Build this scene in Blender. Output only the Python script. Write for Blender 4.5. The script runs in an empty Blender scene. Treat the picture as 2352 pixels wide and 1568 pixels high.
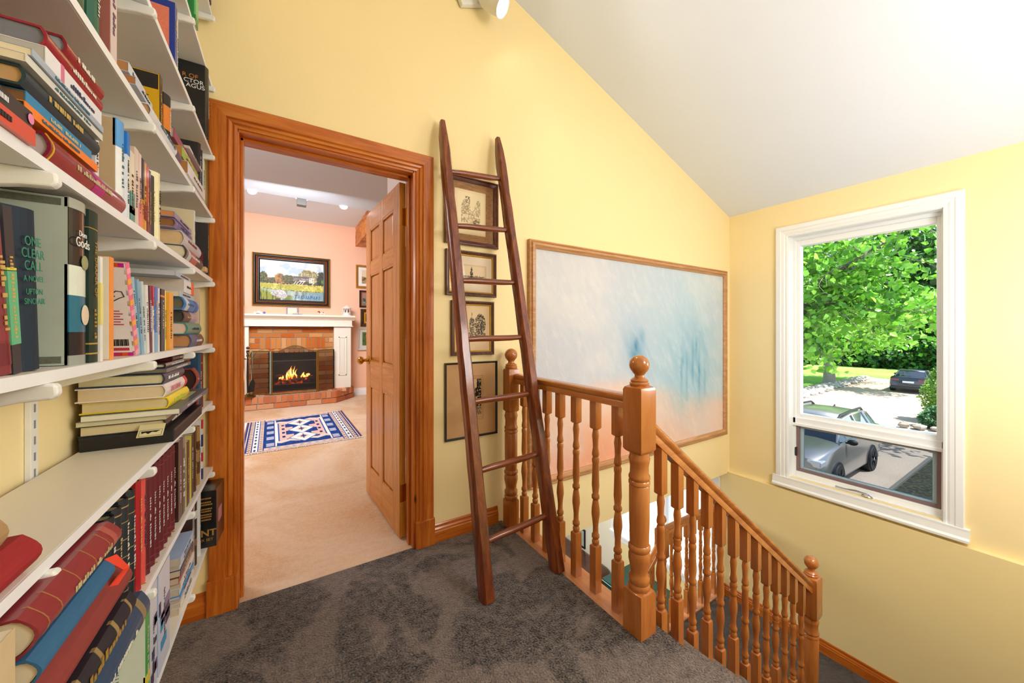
import bpy, bmesh, math, random
import numpy as np
from mathutils import Vector, Matrix, Euler
R = math.radians
PI = math.pi
random.seed(7)
SC = bpy.context.scene
COL = SC.collection

# ------------------------------------------------------------------ camera, world, sun, area lights, exposure
cam_d = bpy.data.cameras.new('camera')
cam = bpy.data.objects.new('camera', cam_d)
COL.objects.link(cam)
cam.location = (0, 0, 1.18)
cam.rotation_euler = (R(90), 0, R(-32.1))
cam_d.sensor_width = 36
cam_d.lens = 830 / 2352 * 36
cam_d.shift_y = -23 / 2352
cam_d.clip_start = 0.02
cam_d.clip_end = 400
SC.camera = cam

world = bpy.data.worlds.new('world')
SC.world = world
world.use_nodes = True
wn = world.node_tree.nodes
wl = world.node_tree.links
sky = wn.new('ShaderNodeTexSky')
sky.sky_type = 'NISHITA'
sky.sun_disc = False
sky.sun_elevation = R(55)
sky.sun_rotation = R(150)
wn['Background'].inputs[1].default_value = 0.40
wl.new(sky.outputs[0], wn['Background'].inputs[0])

def light(name, kind, loc, energy, color=(1, 1, 1), size=None, target=None, spot=None, sy=None):
    d = bpy.data.lights.new(name, kind)
    o = bpy.data.objects.new(name, d)
    COL.objects.link(o)
    o.location = loc
    d.energy = energy
    d.color = color
    if kind == 'AREA':
        d.size = size
        if sy:
            d.shape = 'RECTANGLE'
            d.size_y = sy
    elif kind in ('POINT', 'SPOT'):
        d.shadow_soft_size = size or 0.05
    if kind == 'SPOT' and spot:
        d.spot_size = R(spot)
        d.spot_blend = 0.6
    if target is not None:
        o.rotation_euler = (Vector(target) - Vector(loc)).to_track_quat('-Z', 'Y').to_euler()
    return o

light('sun', 'SUN', (20, -10, 20), 10, (1, .96, .88), target=(20 - .2 * 20, -10 + .42 * 20, 20 - .88 * 20)).data.angle = R(0.6)
light('hall_fill', 'POINT', (1.75, -0.75, 1.95), 62, (.94, .965, 1), .35)  # added fill behind the camera, no fixture here
light('stairwell_fill', 'POINT', (2.75, -0.15, 1.15), 34, (.93, .96, 1), .25)  # added fill in mid-air over the stairs, not a real lamp
light('parlour_high_fill', 'AREA', (-1.2, 3.6, 2.85), 66, (.98, .98, 1), 1.6, (0.2, 5.2, 0.4))  # added area fill that brightens the fireplace room
light('parlour_fill', 'AREA', (0.0, 4.7, 2.5), 50, (.98, .98, 1), 1.0, (0.1, 6.5, 0.7))  # second added fill, aimed at the fireplace wall
light('lower_storey_fill', 'AREA', (2.2, 3.2, -0.35), 46, (1, .97, .92), 1.0, (2.8, 3.4, -2.9))  # added fill under the lower ceiling, no lamp hangs there
SC.view_settings.view_transform = 'Standard'
SC.view_settings.look = 'None'
SC.view_settings.exposure = 0.25
SC.view_settings.gamma = 1
SC.view_settings.use_curve_mapping = False
SC.cycles.use_denoising = True
SC.cycles.max_bounces = 10
SC.cycles.transparent_max_bounces = 24
SC.cycles.sample_clamp_indirect = 6

# ------------------------------------------------------------------ materials
def lin(c):
    if isinstance(c, str):
        c = tuple(int(c[i:i + 2], 16) / 255 for i in (0, 2, 4))
    return tuple(((v / 12.92) if v <= .04045 else ((v + .055) / 1.055) ** 2.4) for v in c)

def base_mat(name, rough=.5, metal=0, spec=.5, coat=0):
    m = bpy.data.materials.new(name)
    m.use_nodes = True
    b = m.node_tree.nodes['Principled BSDF']
    b.inputs['Roughness'].default_value = rough
    b.inputs['Metallic'].default_value = metal
    b.inputs['Specular IOR Level'].default_value = spec
    b.inputs['Coat Weight'].default_value = coat
    b.inputs['Coat Roughness'].default_value = .12
    return m, m.node_tree.nodes, m.node_tree.links, b

def nd(ns, t, **kw):
    n = ns.new(t)
    for k, v in kw.items():
        if hasattr(n, k):
            setattr(n, k, v)
        else:
            n.inputs[k].default_value = v
    return n

def ramp(ns, stops):
    r = ns.new('ShaderNodeValToRGB')
    e = r.color_ramp.elements
    while len(e) < len(stops):
        e.new(0.5)
    for i, (p, c) in enumerate(stops):
        e[i].position = p
        e[i].color = (*lin(c), 1)
    return r

MC = {}
def flat(c, rough=.5, metal=0, coat=0, var=.06, scale=40, bump=0.0, emit=0):
    """painted / plain surface with a slight procedural mottle"""
    key = (c, rough, metal, coat, var, scale, bump, emit)
    if key in MC:
        return MC[key]
    m, ns, ls, b = base_mat('paint_' + (c if isinstance(c, str) else 'c'), rough, metal, coat=coat)
    tc = ns.new('ShaderNodeTexCoord')
    no = nd(ns, 'ShaderNodeTexNoise', Scale=scale, Detail=3.0)
    ls.new(tc.outputs['Object'], no.inputs['Vector'])
    l = lin(c)
    mx = nd(ns, 'ShaderNodeMix', data_type='RGBA')
    mx.inputs[6].default_value = (*[v * (1 - var) for v in l], 1)
    mx.inputs[7].default_value = (*[min(1, v * (1 + var)) for v in l], 1)
    ls.new(no.outputs[0], mx.inputs[0])
    ls.new(mx.outputs[2], b.inputs['Base Color'])
    if bump:
        bp = nd(ns, 'ShaderNodeBump', Strength=bump, Distance=.01)
        ls.new(no.outputs[0], bp.inputs['Height'])
        ls.new(bp.outputs[0], b.inputs['Normal'])
    if emit:
        b.inputs['Emission Color'].default_value = (*l, 1)
        b.inputs['Emission Strength'].default_value = emit
    MC[key] = m
    return m

def wood(name, dark, mid, light_, axis='Z', scale=6, rough=.35, coat=.3, knots=True, stretch=14):
    m, ns, ls, b = base_mat(name, rough, coat=coat)
    tc = ns.new('ShaderNodeTexCoord')
    mp = ns.new('ShaderNodeMapping')
    s = {'X': (1, stretch, stretch), 'Y': (stretch, 1, stretch), 'Z': (stretch, stretch, 1)}[axis]
    mp.inputs['Scale'].default_value = s
    ls.new(tc.outputs['Object'], mp.inputs[0])
    n1 = nd(ns, 'ShaderNodeTexNoise', Scale=scale * .6, Detail=5.0, Distortion=.8)
    n2 = nd(ns, 'ShaderNodeTexNoise', Scale=scale * 4, Detail=3.0)
    for n in (n1, n2):
        ls.new(mp.outputs[0], n.inputs['Vector'])
    r = ramp(ns, [(.28, dark), (.5, mid), (.72, light_)])
    add = nd(ns, 'ShaderNodeMath', operation='MULTIPLY_ADD')
    add.inputs[1].default_value = .25
    ls.new(n2.outputs[0], add.inputs[0])
    sub = nd(ns, 'ShaderNodeMath', operation='MULTIPLY')
    sub.inputs[1].default_value = .78
    ls.new(n1.outputs[0], sub.inputs[0])
    ls.new(sub.outputs[0], add.inputs[2])
    ls.new(add.outputs[0], r.inputs[0])
    out = r.outputs[0]
    if knots:
        v = nd(ns, 'ShaderNodeTexVoronoi', Scale=3.3)
        mp2 = ns.new('ShaderNodeMapping')
        mp2.inputs['Scale'].default_value = tuple(2.2 if k > 1 else .8 for k in s)
        ls.new(tc.outputs['Object'], mp2.inputs[0])
        ls.new(mp2.outputs[0], v.inputs['Vector'])
        rr = ns.new('ShaderNodeValToRGB')
        rr.color_ramp.elements[0].position = .035
        rr.color_ramp.elements[0].color = (.15, .06, .02, 1)
        rr.color_ramp.elements[1].position = .075
        rr.color_ramp.elements[1].color = (1, 1, 1, 1)
        ls.new(v.outputs['Distance'], rr.inputs[0])
        mu = nd(ns, 'ShaderNodeMix', data_type='RGBA', blend_type='MULTIPLY')
        mu.inputs[0].default_value = .85
        ls.new(out, mu.inputs[6])
        ls.new(rr.outputs[0], mu.inputs[7])
        out = mu.outputs[2]
    ls.new(out, b.inputs['Base Color'])
    bp = nd(ns, 'ShaderNodeBump', Strength=.08, Distance=.004)
    ls.new(n2.outputs[0], bp.inputs['Height'])
    ls.new(bp.outputs[0], b.inputs['Normal'])
    return m

def carpet(name, c0, c1, c2, patch=1.6, fine=260, bump=.9, p0=.42, p1=.58):
    m, ns, ls, b = base_mat(name, .95, spec=.1)
    b.inputs['Sheen Weight'].default_value = .25
    tc = ns.new('ShaderNodeTexCoord')
    big = nd(ns, 'ShaderNodeTexNoise', Scale=patch, Detail=4.0, Roughness=.6, Distortion=.9)
    mid = nd(ns, 'ShaderNodeTexNoise', Scale=fine * .22, Detail=3.0)
    fin = nd(ns, 'ShaderNodeTexNoise', Scale=fine, Detail=2.0)
    for n in (big, mid, fin):
        ls.new(tc.outputs['Object'], n.inputs['Vector'])
    r1 = ns.new('ShaderNodeMapRange')
    r1.inputs['From Min'].default_value = p0
    r1.inputs['From Max'].default_value = p1
    ls.new(big.outputs[0], r1.inputs[0])
    a = nd(ns, 'ShaderNodeMix', data_type='RGBA')
    a.inputs[6].default_value = (*lin(c0), 1)
    a.inputs[7].default_value = (*lin(c1), 1)
    ls.new(r1.outputs[0], a.inputs[0])
    r2 = ns.new('ShaderNodeMapRange')
    r2.inputs['From Min'].default_value = .38
    r2.inputs['From Max'].default_value = .66
    sm = nd(ns, 'ShaderNodeMix', data_type='FLOAT')
    sm.inputs[0].default_value = .6
    ls.new(mid.outputs[0], sm.inputs[2])
    ls.new(fin.outputs[0], sm.inputs[3])
    ls.new(sm.outputs[0], r2.inputs[0])
    k = nd(ns, 'ShaderNodeMix', data_type='RGBA')
    ls.new(r2.outputs[0], k.inputs[0])
    ls.new(a.outputs[2], k.inputs[6])
    k.inputs[7].default_value = (*lin(c2), 1)
    kk = nd(ns, 'ShaderNodeMix', data_type='RGBA')
    kk.inputs[0].default_value = .5
    ls.new(a.outputs[2], kk.inputs[6])
    ls.new(k.outputs[2], kk.inputs[7])
    ls.new(kk.outputs[2], b.inputs['Base Color'])
    bp = nd(ns, 'ShaderNodeBump', Strength=bump, Distance=.006)
    ls.new(sm.outputs[0], bp.inputs['Height'])
    ls.new(bp.outputs[0], b.inputs['Normal'])
    return m

def attr_mat(name, rough=.6, spec=.3, bump=0.0, bscale=60, coat=0, trans=0.0):
    m, ns, ls, b = base_mat(name, rough, spec=spec, coat=coat)
    a = ns.new('ShaderNodeAttribute')
    a.attribute_name = 'Col'
    ls.new(a.outputs[0], b.inputs['Base Color'])
    if bump:
        tc = ns.new('ShaderNodeTexCoord')
        no = nd(ns, 'ShaderNodeTexNoise', Scale=bscale, Detail=4.0)
        ls.new(tc.outputs['Object'], no.inputs['Vector'])
        bp = nd(ns, 'ShaderNodeBump', Strength=bump, Distance=.01)
        ls.new(no.outputs[0], bp.inputs['Height'])
        ls.new(bp.outputs[0], b.inputs['Normal'])
    if trans:
        t = ns.new('ShaderNodeBsdfTranslucent')
        ls.new(a.outputs[0], t.inputs[0])
        mx = ns.new('ShaderNodeMixShader')
        mx.inputs[0].default_value = trans
        ls.new(b.outputs[0], mx.inputs[1])
        ls.new(t.outputs[0], mx.inputs[2])
        ls.new(mx.outputs[0], ns['Material Output'].inputs[0])
    return m

def glass_pane(name, tint=(1, 1, 1), gloss=.08, rough=0.0):
    m = bpy.data.materials.new(name)
    m.use_nodes = True
    ns, ls = m.node_tree.nodes, m.node_tree.links
    ns.remove(ns['Principled BSDF'])
    t = ns.new('ShaderNodeBsdfTransparent')
    t.inputs[0].default_value = (*tint, 1)
    g = ns.new('ShaderNodeBsdfGlossy')
    g.inputs['Roughness'].default_value = rough
    f = ns.new('ShaderNodeFresnel')
    f.inputs[0].default_value = 1.3
    mu = nd(ns, 'ShaderNodeMath', operation='MULTIPLY')
    mu.inputs[1].default_value = gloss * 10
    ls.new(f.outputs[0], mu.inputs[0])
    mx = ns.new('ShaderNodeMixShader')
    ls.new(mu.outputs[0], mx.inputs[0])
    ls.new(t.outputs[0], mx.inputs[1])
    ls.new(g.outputs[0], mx.inputs[2])
    ls.new(mx.outputs[0], ns['Material Output'].inputs[0])
    return m

def screen_mat(name, c, opacity):
    m = bpy.data.materials.new(name)
    m.use_nodes = True
    ns, ls = m.node_tree.nodes, m.node_tree.links
    b = ns['Principled BSDF']
    b.inputs['Base Color'].default_value = (*lin(c), 1)
    b.inputs['Roughness'].default_value = .5
    t = ns.new('ShaderNodeBsdfTransparent')
    mx = ns.new('ShaderNodeMixShader')
    mx.inputs[0].default_value = opacity
    ls.new(t.outputs[0], mx.inputs[1])
    ls.new(b.outputs[0], mx.inputs[2])
    ls.new(mx.outputs[0], ns['Material Output'].inputs[0])
    return m

def emis(name, c, s):
    m = bpy.data.materials.new(name)
    m.use_nodes = True
    ns, ls = m.node_tree.nodes, m.node_tree.links
    b = ns['Principled BSDF']
    b.inputs['Base Color'].default_value = (*lin(c), 1)
    b.inputs['Emission Color'].default_value = (*lin(c), 1)
    b.inputs['Emission Strength'].default_value = s
    return m

# ------------------------------------------------------------------ mesh helpers
class MB:
    def __init__(s):
        s.v = []; s.f = []; s.c = []; s.cc = None
    def add(s, vs, fs):
        n = len(s.v)
        s.v += [tuple(p) for p in vs]
        s.f += [tuple(i + n for i in f) for f in fs]
        if s.cc is not None:
            s.c += [s.cc] * len(vs)
        return s
    def box(s, x0, x1, y0, y1, z0, z1):
        return s.add([(x0, y0, z0), (x1, y0, z0), (x1, y1, z0), (x0, y1, z0), (x0, y0, z1), (x1, y0, z1), (x1, y1, z1), (x0, y1, z1)],
                     [(0, 3, 2, 1), (4, 5, 6, 7), (0, 1, 5, 4), (1, 2, 6, 5), (2, 3, 7, 6), (3, 0, 4, 7)])
    def obox(s, M, sx, sy, sz):
        vs = [M @ Vector((x * sx / 2, y * sy / 2, z * sz / 2)) for x, y, z in
              [(-1, -1, -1), (1, -1, -1), (1, 1, -1), (-1, 1, -1), (-1, -1, 1), (1, -1, 1), (1, 1, 1), (-1, 1, 1)]]
        return s.add(vs, [(0, 3, 2, 1), (4, 5, 6, 7), (0, 1, 5, 4), (1, 2, 6, 5), (2, 3, 7, 6), (3, 0, 4, 7)])
    def prism(s, poly, fn0, fn1):
        n = len(poly)
        vs = [fn0(*p) for p in poly] + [fn1(*p) for p in poly]
        fs = [tuple(range(n))[::-1], tuple(range(n, 2 * n))] + [(i, (i + 1) % n, n + (i + 1) % n, n + i) for i in range(n)]
        return s.add(vs, fs)
    def ext(s, poly, axis, a, b):
        """extrude 2D polygon along axis: X -> (y,z), Y -> (x,z), Z -> (x,y)"""
        f = {'X': lambda t: (lambda p, q: (t, p, q)), 'Y': lambda t: (lambda p, q: (p, t, q)), 'Z': lambda t: (lambda p, q: (p, q, t))}[axis]
        return s.prism(poly, f(a), f(b))
    def lathe(s, prof, c=(0, 0, 0), seg=20, M=None, sx=1, sy=1):
        n = len(prof)
        vs = []
        for r, z in prof:
            for k in range(seg):
                a = 2 * PI * k / seg
                p = Vector((r * math.cos(a) * sx, r * math.sin(a) * sy, z))
                if M is not None:
                    p = M @ p
                vs.append((p.x + c[0], p.y + c[1], p.z + c[2]))
        fs = []
        for i in range(n - 1):
            for k in range(seg):
                fs.append((i * seg + k, i * seg + (k + 1) % seg, (i + 1) * seg + (k + 1) % seg, (i + 1) * seg + k))
        fs.append(tuple(range(seg))[::-1])
        fs.append(tuple((n - 1) * seg + k for k in range(seg)))
        return s.add(vs, fs)
    def tube(s, pts, rad, seg=10, close=True):
        pts = [Vector(p) for p in pts]
        n = len(pts)
        if not hasattr(rad, '__len__'):
            rad = [rad] * n
        vs = []
        up = None
        for i, p in enumerate(pts):
            d = (pts[min(i + 1, n - 1)] - pts[max(i - 1, 0)]).normalized()
            if up is None:
                up = Vector((0, 0, 1)) if abs(d.z) < .9 else Vector((1, 0, 0))
            a = d.cross(up).normalized()
            b = a.cross(d).normalized()
            up = b
            for k in range(seg):
                t = 2 * PI * k / seg
                vs.append(p + a * (rad[i] * math.cos(t)) + b * (rad[i] * math.sin(t)))
        fs = []
        for i in range(n - 1):
            for k in range(seg):
                fs.append((i * seg + k, i * seg + (k + 1) % seg, (i + 1) * seg + (k + 1) % seg, (i + 1) * seg + k))
        if close:
            fs.append(tuple(range(seg))[::-1])
            fs.append(tuple((n - 1) * seg + k for k in range(seg)))
        return s.add(vs, fs)
    def ball(s, c, r, seg=16, rings=10, sx=1, sy=1, sz=1):
        pr = [(max(1e-4, r * math.sin(PI * i / rings)), -r * math.cos(PI * i / rings) * sz) for i in range(rings + 1)]
        return s.lathe(pr, c, seg, sx=sx, sy=sy)
    def obj(s, name, mat, parent=None, smooth=False, bevel=0, loc=None, fix=False, seg=2):
        me = bpy.data.meshes.new(name)
        me.from_pydata(s.v, [], s.f)
        if fix:
            bm = bmesh.new(); bm.from_mesh(me)
            bmesh.ops.recalc_face_normals(bm, faces=bm.faces)
            bm.to_mesh(me); bm.free()
        if s.c:
            at = me.color_attributes.new('Col', 'FLOAT_COLOR', 'POINT')
            at.data.foreach_set('color', np.array([(*lin(c), 1) for c in s.c], dtype=np.float32).ravel())
        if mat:
            me.materials.append(mat)
        if smooth:
            me.polygons.foreach_set('use_smooth', [True] * len(me.polygons))
            if hasattr(me, 'set_sharp_from_angle'):
                me.set_sharp_from_angle(angle=R(42))
        o = bpy.data.objects.new(name, me)
        COL.objects.link(o)
        if bevel:
            b = o.modifiers.new('bevel', 'BEVEL')
            b.width = bevel; b.segments = seg; b.limit_method = 'ANGLE'; b.angle_limit = R(35)
            b.harden_normals = False
        if parent is not None:
            o.parent = parent
        if loc is not None:
            o.location = loc
        return o

def tag(o, label=None, cat=None, group=None, kind=None):
    if label: o['label'] = label
    if cat: o['category'] = cat
    if group: o['group'] = group
    if kind: o['kind'] = kind
    return o

def thing(name, label, cat, loc=(0, 0, 0), rot=(0, 0, 0), group=None):
    o = bpy.data.objects.new(name, None)
    COL.objects.link(o)
    o.empty_display_size = .1
    o.location = loc
    o.rotation_euler = rot
    return tag(o, label, cat, group)

def struct(o):
    o['kind'] = 'structure'
    return o

def bx(name, x0, x1, y0, y1, z0, z1, mat, parent=None, bevel=0):
    return MB().box(x0, x1, y0, y1, z0, z1).obj(name, mat, parent, bevel=bevel)

def text(body, size, loc, xt, yt, mat, parent, name='lettering', align='CENTER', ext=.0002, sx=1.0, bold=0):
    c = bpy.data.curves.new(name, 'FONT')
    c.body = body
    c.size = size
    c.align_x = align
    c.align_y = 'CENTER'
    c.extrude = ext
    c.offset = bold
    o = bpy.data.objects.new(name, c)
    COL.objects.link(o)
    xt = Vector(xt).normalized(); yt = Vector(yt).normalized(); zt = xt.cross(yt)
    M = Matrix((xt, yt, zt)).transposed().to_4x4()
    M.translation = Vector(loc)
    o.matrix_basis = M @ Matrix.Diagonal((sx, 1, 1, 1))
    c.materials.append(mat)
    me = bpy.data.meshes.new_from_object(o)
    m = bpy.data.objects.new(name, me)
    COL.objects.link(m)
    m.matrix_basis = o.matrix_basis.copy()
    bpy.data.objects.remove(o)
    if parent is not None:
        m.parent = parent
    return m

# numpy value noise for painted surfaces
def vnoise(U, V, su, sv, seed=0, octaves=3):
    rng = np.random.RandomState(seed)
    out = np.zeros_like(U); amp = 1; tot = 0
    for o in range(octaves):
        nu, nv = int(su) + 3, int(sv) + 3
        g = rng.rand(nv, nu)
        x = np.clip(U, 0, 1) * su; y = np.clip(V, 0, 1) * sv
        xi = x.astype(int); yi = y.astype(int)
        fx = x - xi; fy = y - yi
        fx = fx * fx * (3 - 2 * fx); fy = fy * fy * (3 - 2 * fy)
        out += amp * ((g[yi, xi] * (1 - fx) + g[yi, xi + 1] * fx) * (1 - fy) + (g[yi + 1, xi] * (1 - fx) + g[yi + 1, xi + 1] * fx) * fy)
        tot += amp; amp *= .5; su *= 2; sv *= 2
    return out / tot

def sm(a, b, x):
    t = np.clip((x - a) / (b - a), 0, 1)
    return t * t * (3 - 2 * t)

def mixc(A, c, w):
    c = np.array(c if not isinstance(c, str) else [int(c[i:i + 2], 16) / 255 for i in (0, 2, 4)])
    w = np.clip(w, 0, 1)[..., None]
    return A * (1 - w) + c * w

def painted(name, o, du, dv, nu, nv, fn, mat, parent=None):
    """a fine grid whose vertices carry the colours of a painted picture: o corner, du/dv edge vectors, v upwards"""
    o, du, dv = map(np.array, (o, du, dv))
    U, V = np.meshgrid(np.linspace(0, 1, nu), np.linspace(0, 1, nv))
    C = np.clip(fn(U, V), 0, 1)
    C = np.where(C <= .04045, C / 12.92, ((C + .055) / 1.055) ** 2.4)
    P = o + U[..., None] * du + V[..., None] * dv
    me = bpy.data.meshes.new(name)
    i = np.arange(nu * nv).reshape(nv, nu)
    F = np.stack([i[:-1, :-1], i[:-1, 1:], i[1:, 1:], i[1:, :-1]], -1).reshape(-1, 4)
    me.from_pydata(P.reshape(-1, 3).tolist(), [], F.tolist())
    at = me.color_attributes.new('Col', 'FLOAT_COLOR', 'POINT')
    at.data.foreach_set('color', np.concatenate([C, np.ones(C.shape[:2] + (1,))], -1).astype(np.float32).ravel())
    me.materials.append(mat)
    ob = bpy.data.objects.new(name, me)
    COL.objects.link(ob)
    if parent is not None:
        ob.parent = parent
    return ob

YELLOW = flat('FBE6B0', .55, var=.015, scale=3)
YELLOW_LOW = flat('F9E4A8', .55, var=.015, scale=3)
WHITE_CEIL = flat('E9EFFD', .8, var=.01, scale=3)
CREAM = flat('F6F0DA', .6, var=.015, scale=3)
PEACH = flat('F8C8AA', .6, var=.015, scale=3)
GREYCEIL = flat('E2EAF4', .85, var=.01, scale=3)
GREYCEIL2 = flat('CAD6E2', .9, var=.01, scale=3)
TRIMW = flat('F5F6F6', .35, var=.015, scale=8)
MANTELW = flat('EFEDDF', .35, var=.015, scale=8)
SHELFW = flat('EEF0F4', .4, var=.02, scale=6)
SHELFTOP = flat('EFE8DA', .4, var=.02, scale=6)
PINE_Z = wood('pine_casing_vertical', '9A450A', 'C06419', 'D6822E', 'Z', 5, .28, .4)
PINE_X = wood('pine_casing_horizontal', '9A450A', 'C06419', 'D6822E', 'X', 5, .28, .4)
PINE_Y = wood('pine_trim_depth', '9A450A', 'C06419', 'D6822E', 'Y', 5, .28, .4)
DOORW = wood('door_fir', 'B0681C', 'CB8630', 'DB9E48', 'Z', 5, .32, .35, knots=False)
RAILW = wood('railing_maple', '9A5420', 'B56B2E', 'C07A3A', 'Z', 4, .25, .5, knots=False, stretch=8)
RAILX = wood('handrail_maple_x', '9A5420', 'B56B2E', 'C48040', 'X', 4, .22, .6, knots=False, stretch=8)
RAILY = wood('handrail_maple_y', '9A5420', 'BE7432', 'CB8540', 'Y', 4, .22, .6, knots=False, stretch=8)
SHOEW = wood('shoe_maple', 'C07A42', 'D08A50', 'DB9A62', 'Y', 4, .3, .4, knots=False)
LADW = wood('ladder_wood', '42190B', '733314', '97501F', 'Z', 5, .3, .45, knots=True)
LADX = wood('ladder_rung_wood', '45200F', '763614', '964D22', 'X', 5, .3, .45, knots=False)
BRASS = flat('C9A24A', .22, 1, var=.03)
DARKBRASS = flat('7A6330', .35, 1, var=.15, scale=60)
BLACKM = flat('141416', .45, .3)
CHROME = flat('C8C8C8', .15, 1)
WHITEPL = flat('EDEDEB', .35)
CARPET_D = carpet('dark_shag_carpet', '161013', '62554F', 'AB9A90', 3.0, 140, 2.4, .46, .55)
CARPET_DS = carpet('dark_stair_carpet', '2B2726', '433C39', '6A615C', 3.2, 220, 1.2)
CARPET_L = carpet('beige_carpet', 'CC9A64', 'E0C2A2', 'EEDAC4', 1.3, 170, .9, .38, .58)  # orange patch tone puts warm hall light into the carpet colour
ATT = attr_mat('painted_colours', .7)
ATTG = attr_mat('painted_colours_satin', .45, .4)
PAPER = flat('E7D9BC', .8, var=.08, scale=180)
# ------------------------------------------------------------------ the setting: shell
XW, YW = 3.85, 1.95          # window wall plane, door wall plane
def ceil_z(x): return 2.343 + (3.865 - x) * .365
# hall floor with its carpet
struct(bx('floor', -.45, 1.145, -1.6, 1.96, -.26, 0, CARPET_D))
b = MB()
b.ext([(1.145, -.26), (1.25, -.26), (1.285, -.05), (1.285, -.02), (1.265, 0), (1.145, 0)], 'Y', -1.6, .985)
struct(b.obj('floor_stair_nosing', CARPET_D))
struct(bx('trim_floor_edge', 1.145, 1.262, .985, 1.95, -.26, -.004, SHOEW, bevel=.003))
# door wall with its opening, hanging down to the storey below
b = MB()
def wall_y(b, y0, y1, x0, x1, z0, zt):
    b.ext([(x0, z0), (x1, z0), (x1, zt(x1)), (x0, zt(x0))], 'Y', y0, y1)
wall_y(b, 1.95, 2.07, -.60, -.19, -.26, ceil_z)
wall_y(b, 1.95, 2.07, .595, 4.15, -.26, ceil_z)
wall_y(b, 1.95, 2.07, -.19, .595, 2.065, ceil_z)
struct(b.obj('wall_door', YELLOW))
# left wall behind the shelves
struct(MB().box(-.55, -.43, -1.6, 1.96, -.26, 4.0).obj('wall_left', YELLOW))
struct(MB().ext([(-.55, -3.0), (4.15, -3.0), (4.15, 2.3), (-.55, 4.0)], 'Y', -1.7, -1.6).obj('wall_back', YELLOW))
# window wall: opening y .53-1.435, z -.12-2.04 ; the storey below has its own window
b = MB()
WY0, WY1, WZ0, WZ1 = .53, 1.437, -.13, 2.035
b.box(XW, XW + .3, -1.7, WY0, -.245, 2.6)
b.box(XW, XW + .3, WY1, 1.96, -.245, 2.6)
b.box(XW, XW + .3, WY0, WY1, -.245, WZ0)
b.box(XW, XW + .3, WY0, WY1, WZ1, 2.6)
struct(b.obj('wall_window', YELLOW))
b = MB()
LY0, LY1, LZ0, LZ1 = 2.10, 3.40, -1.52, -.40
b.box(XW - .045, XW + .3, -1.7, LY0, -3.0, -.245)
b.box(XW - .045, XW + .3, LY0, LY1, -3.0, LZ0)
b.box(XW - .045, XW + .3, LY0, LY1, LZ1, -.245)
struct(bx('wall_window_lower_far', XW - .045, XW + .3, LY1, 6.6, -3.0, -.245, CREAM))
struct(b.obj('wall_window_lower', YELLOW_LOW))
# sloping ceiling
b = MB()
b.ext([(-.6, ceil_z(-.6)), (4.15, ceil_z(4.15)), (4.15, ceil_z(4.15) + .15), (-.6, ceil_z(-.6) + .15)], 'Y', -1.7, 2.07)
struct(b.obj('ceiling', WHITE_CEIL))
# lower storey
struct(bx('floor_lower', -.6, 4.1, -1.7, 6.6, -3.1, -3.0, CARPET_DS))
struct(bx('ceiling_lower', -.6, 4.1, 2.07, 6.6, -.262, -.14, WHITE_CEIL))
struct(bx('wall_lower_far', -.6, 4.1, 6.5, 6.62, -3.0, -.262, CREAM))
struct(bx('wall_lower_left', -.7, -.6, -1.7, 6.6, -3.0, -.26, CREAM))
# landing, stairs
LZ = -1.5
st = MB()
TR, RI = .2271, .1875
x = 1.262
prof = []
for k in range(7):
    z = -RI * (k + 1)
    prof += [(x, z), (x + TR + .02, z), (x + TR + .02, z - .035), (x + TR, z - .05)]
    x += TR
for k in range(7):
    z = -RI * (k + 1)
    x0 = 1.262 + TR * k
    st.ext([(x0 - .01, z), (x0 + TR + .012, z), (x0 + TR + .025, z - .015), (x0 + TR + .025, z - .035), (x0 + TR, z - .05), (x0 + TR, z - .35), (x0 - .01, z - .2)], 'Y', -.25, .985)
struct(st.obj('floor_stair_flight', CARPET_D))
struct(bx('floor_landing', 2.84, XW - .045, -.25, 1.99, LZ - .22, LZ, CARPET_DS))
struct(bx('wall_stair_near', 1.262, XW, -.37, -.25, -3.0, -.26, YELLOW_LOW))
st = MB()
for k in range(7):
    z = LZ - RI * (k + 1)
    st.box(2.84 - TR * (k + 1), 2.85 - TR * k, 1.06, 1.99, z - .3, z)
struct(st.obj('floor_stair_lower_flight', CARPET_DS))
struct(bx('trim_landing_edge', 2.80, XW - .05, 1.985, 2.075, LZ - .25, LZ + .012, SHOEW))
# baseboards
def baseboard_prof(h=.092, t=.016):
    return [(0, 0), (t, 0), (t, h * .58), (t * .8, h * .62), (t * .8, h * .72), (t * .5, h * .8), (t * .45, h * .93), (t * .2, h), (0, h)]
def bb_y(b, x0, x1, y, z, sgn=-1, h=.092):   # along x on a wall facing -y
    b.ext([(y + sgn * t, z + k) for t, k in baseboard_prof(h)], 'X', x0, x1)
def bb_x(b, y0, y1, x, z, sgn=-1, h=.092):
    b.ext([(x + sgn * t, z + k) for t, k in baseboard_prof(h)], 'Y', y0, y1)
b = MB(); bb_y(b, .70, 1.115, YW, 0, h=.10); struct(b.obj('baseboard_door_wall', PINE_X))
b = MB(); bb_y(b, -.43, -.27, YW, 0, h=.10); struct(b.obj('baseboard_left', PINE_X))
b = MB(); bb_x(b, -.25, 1.985, XW - .045, LZ, h=.11); struct(b.obj('baseboard_landing', PINE_Y))

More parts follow.
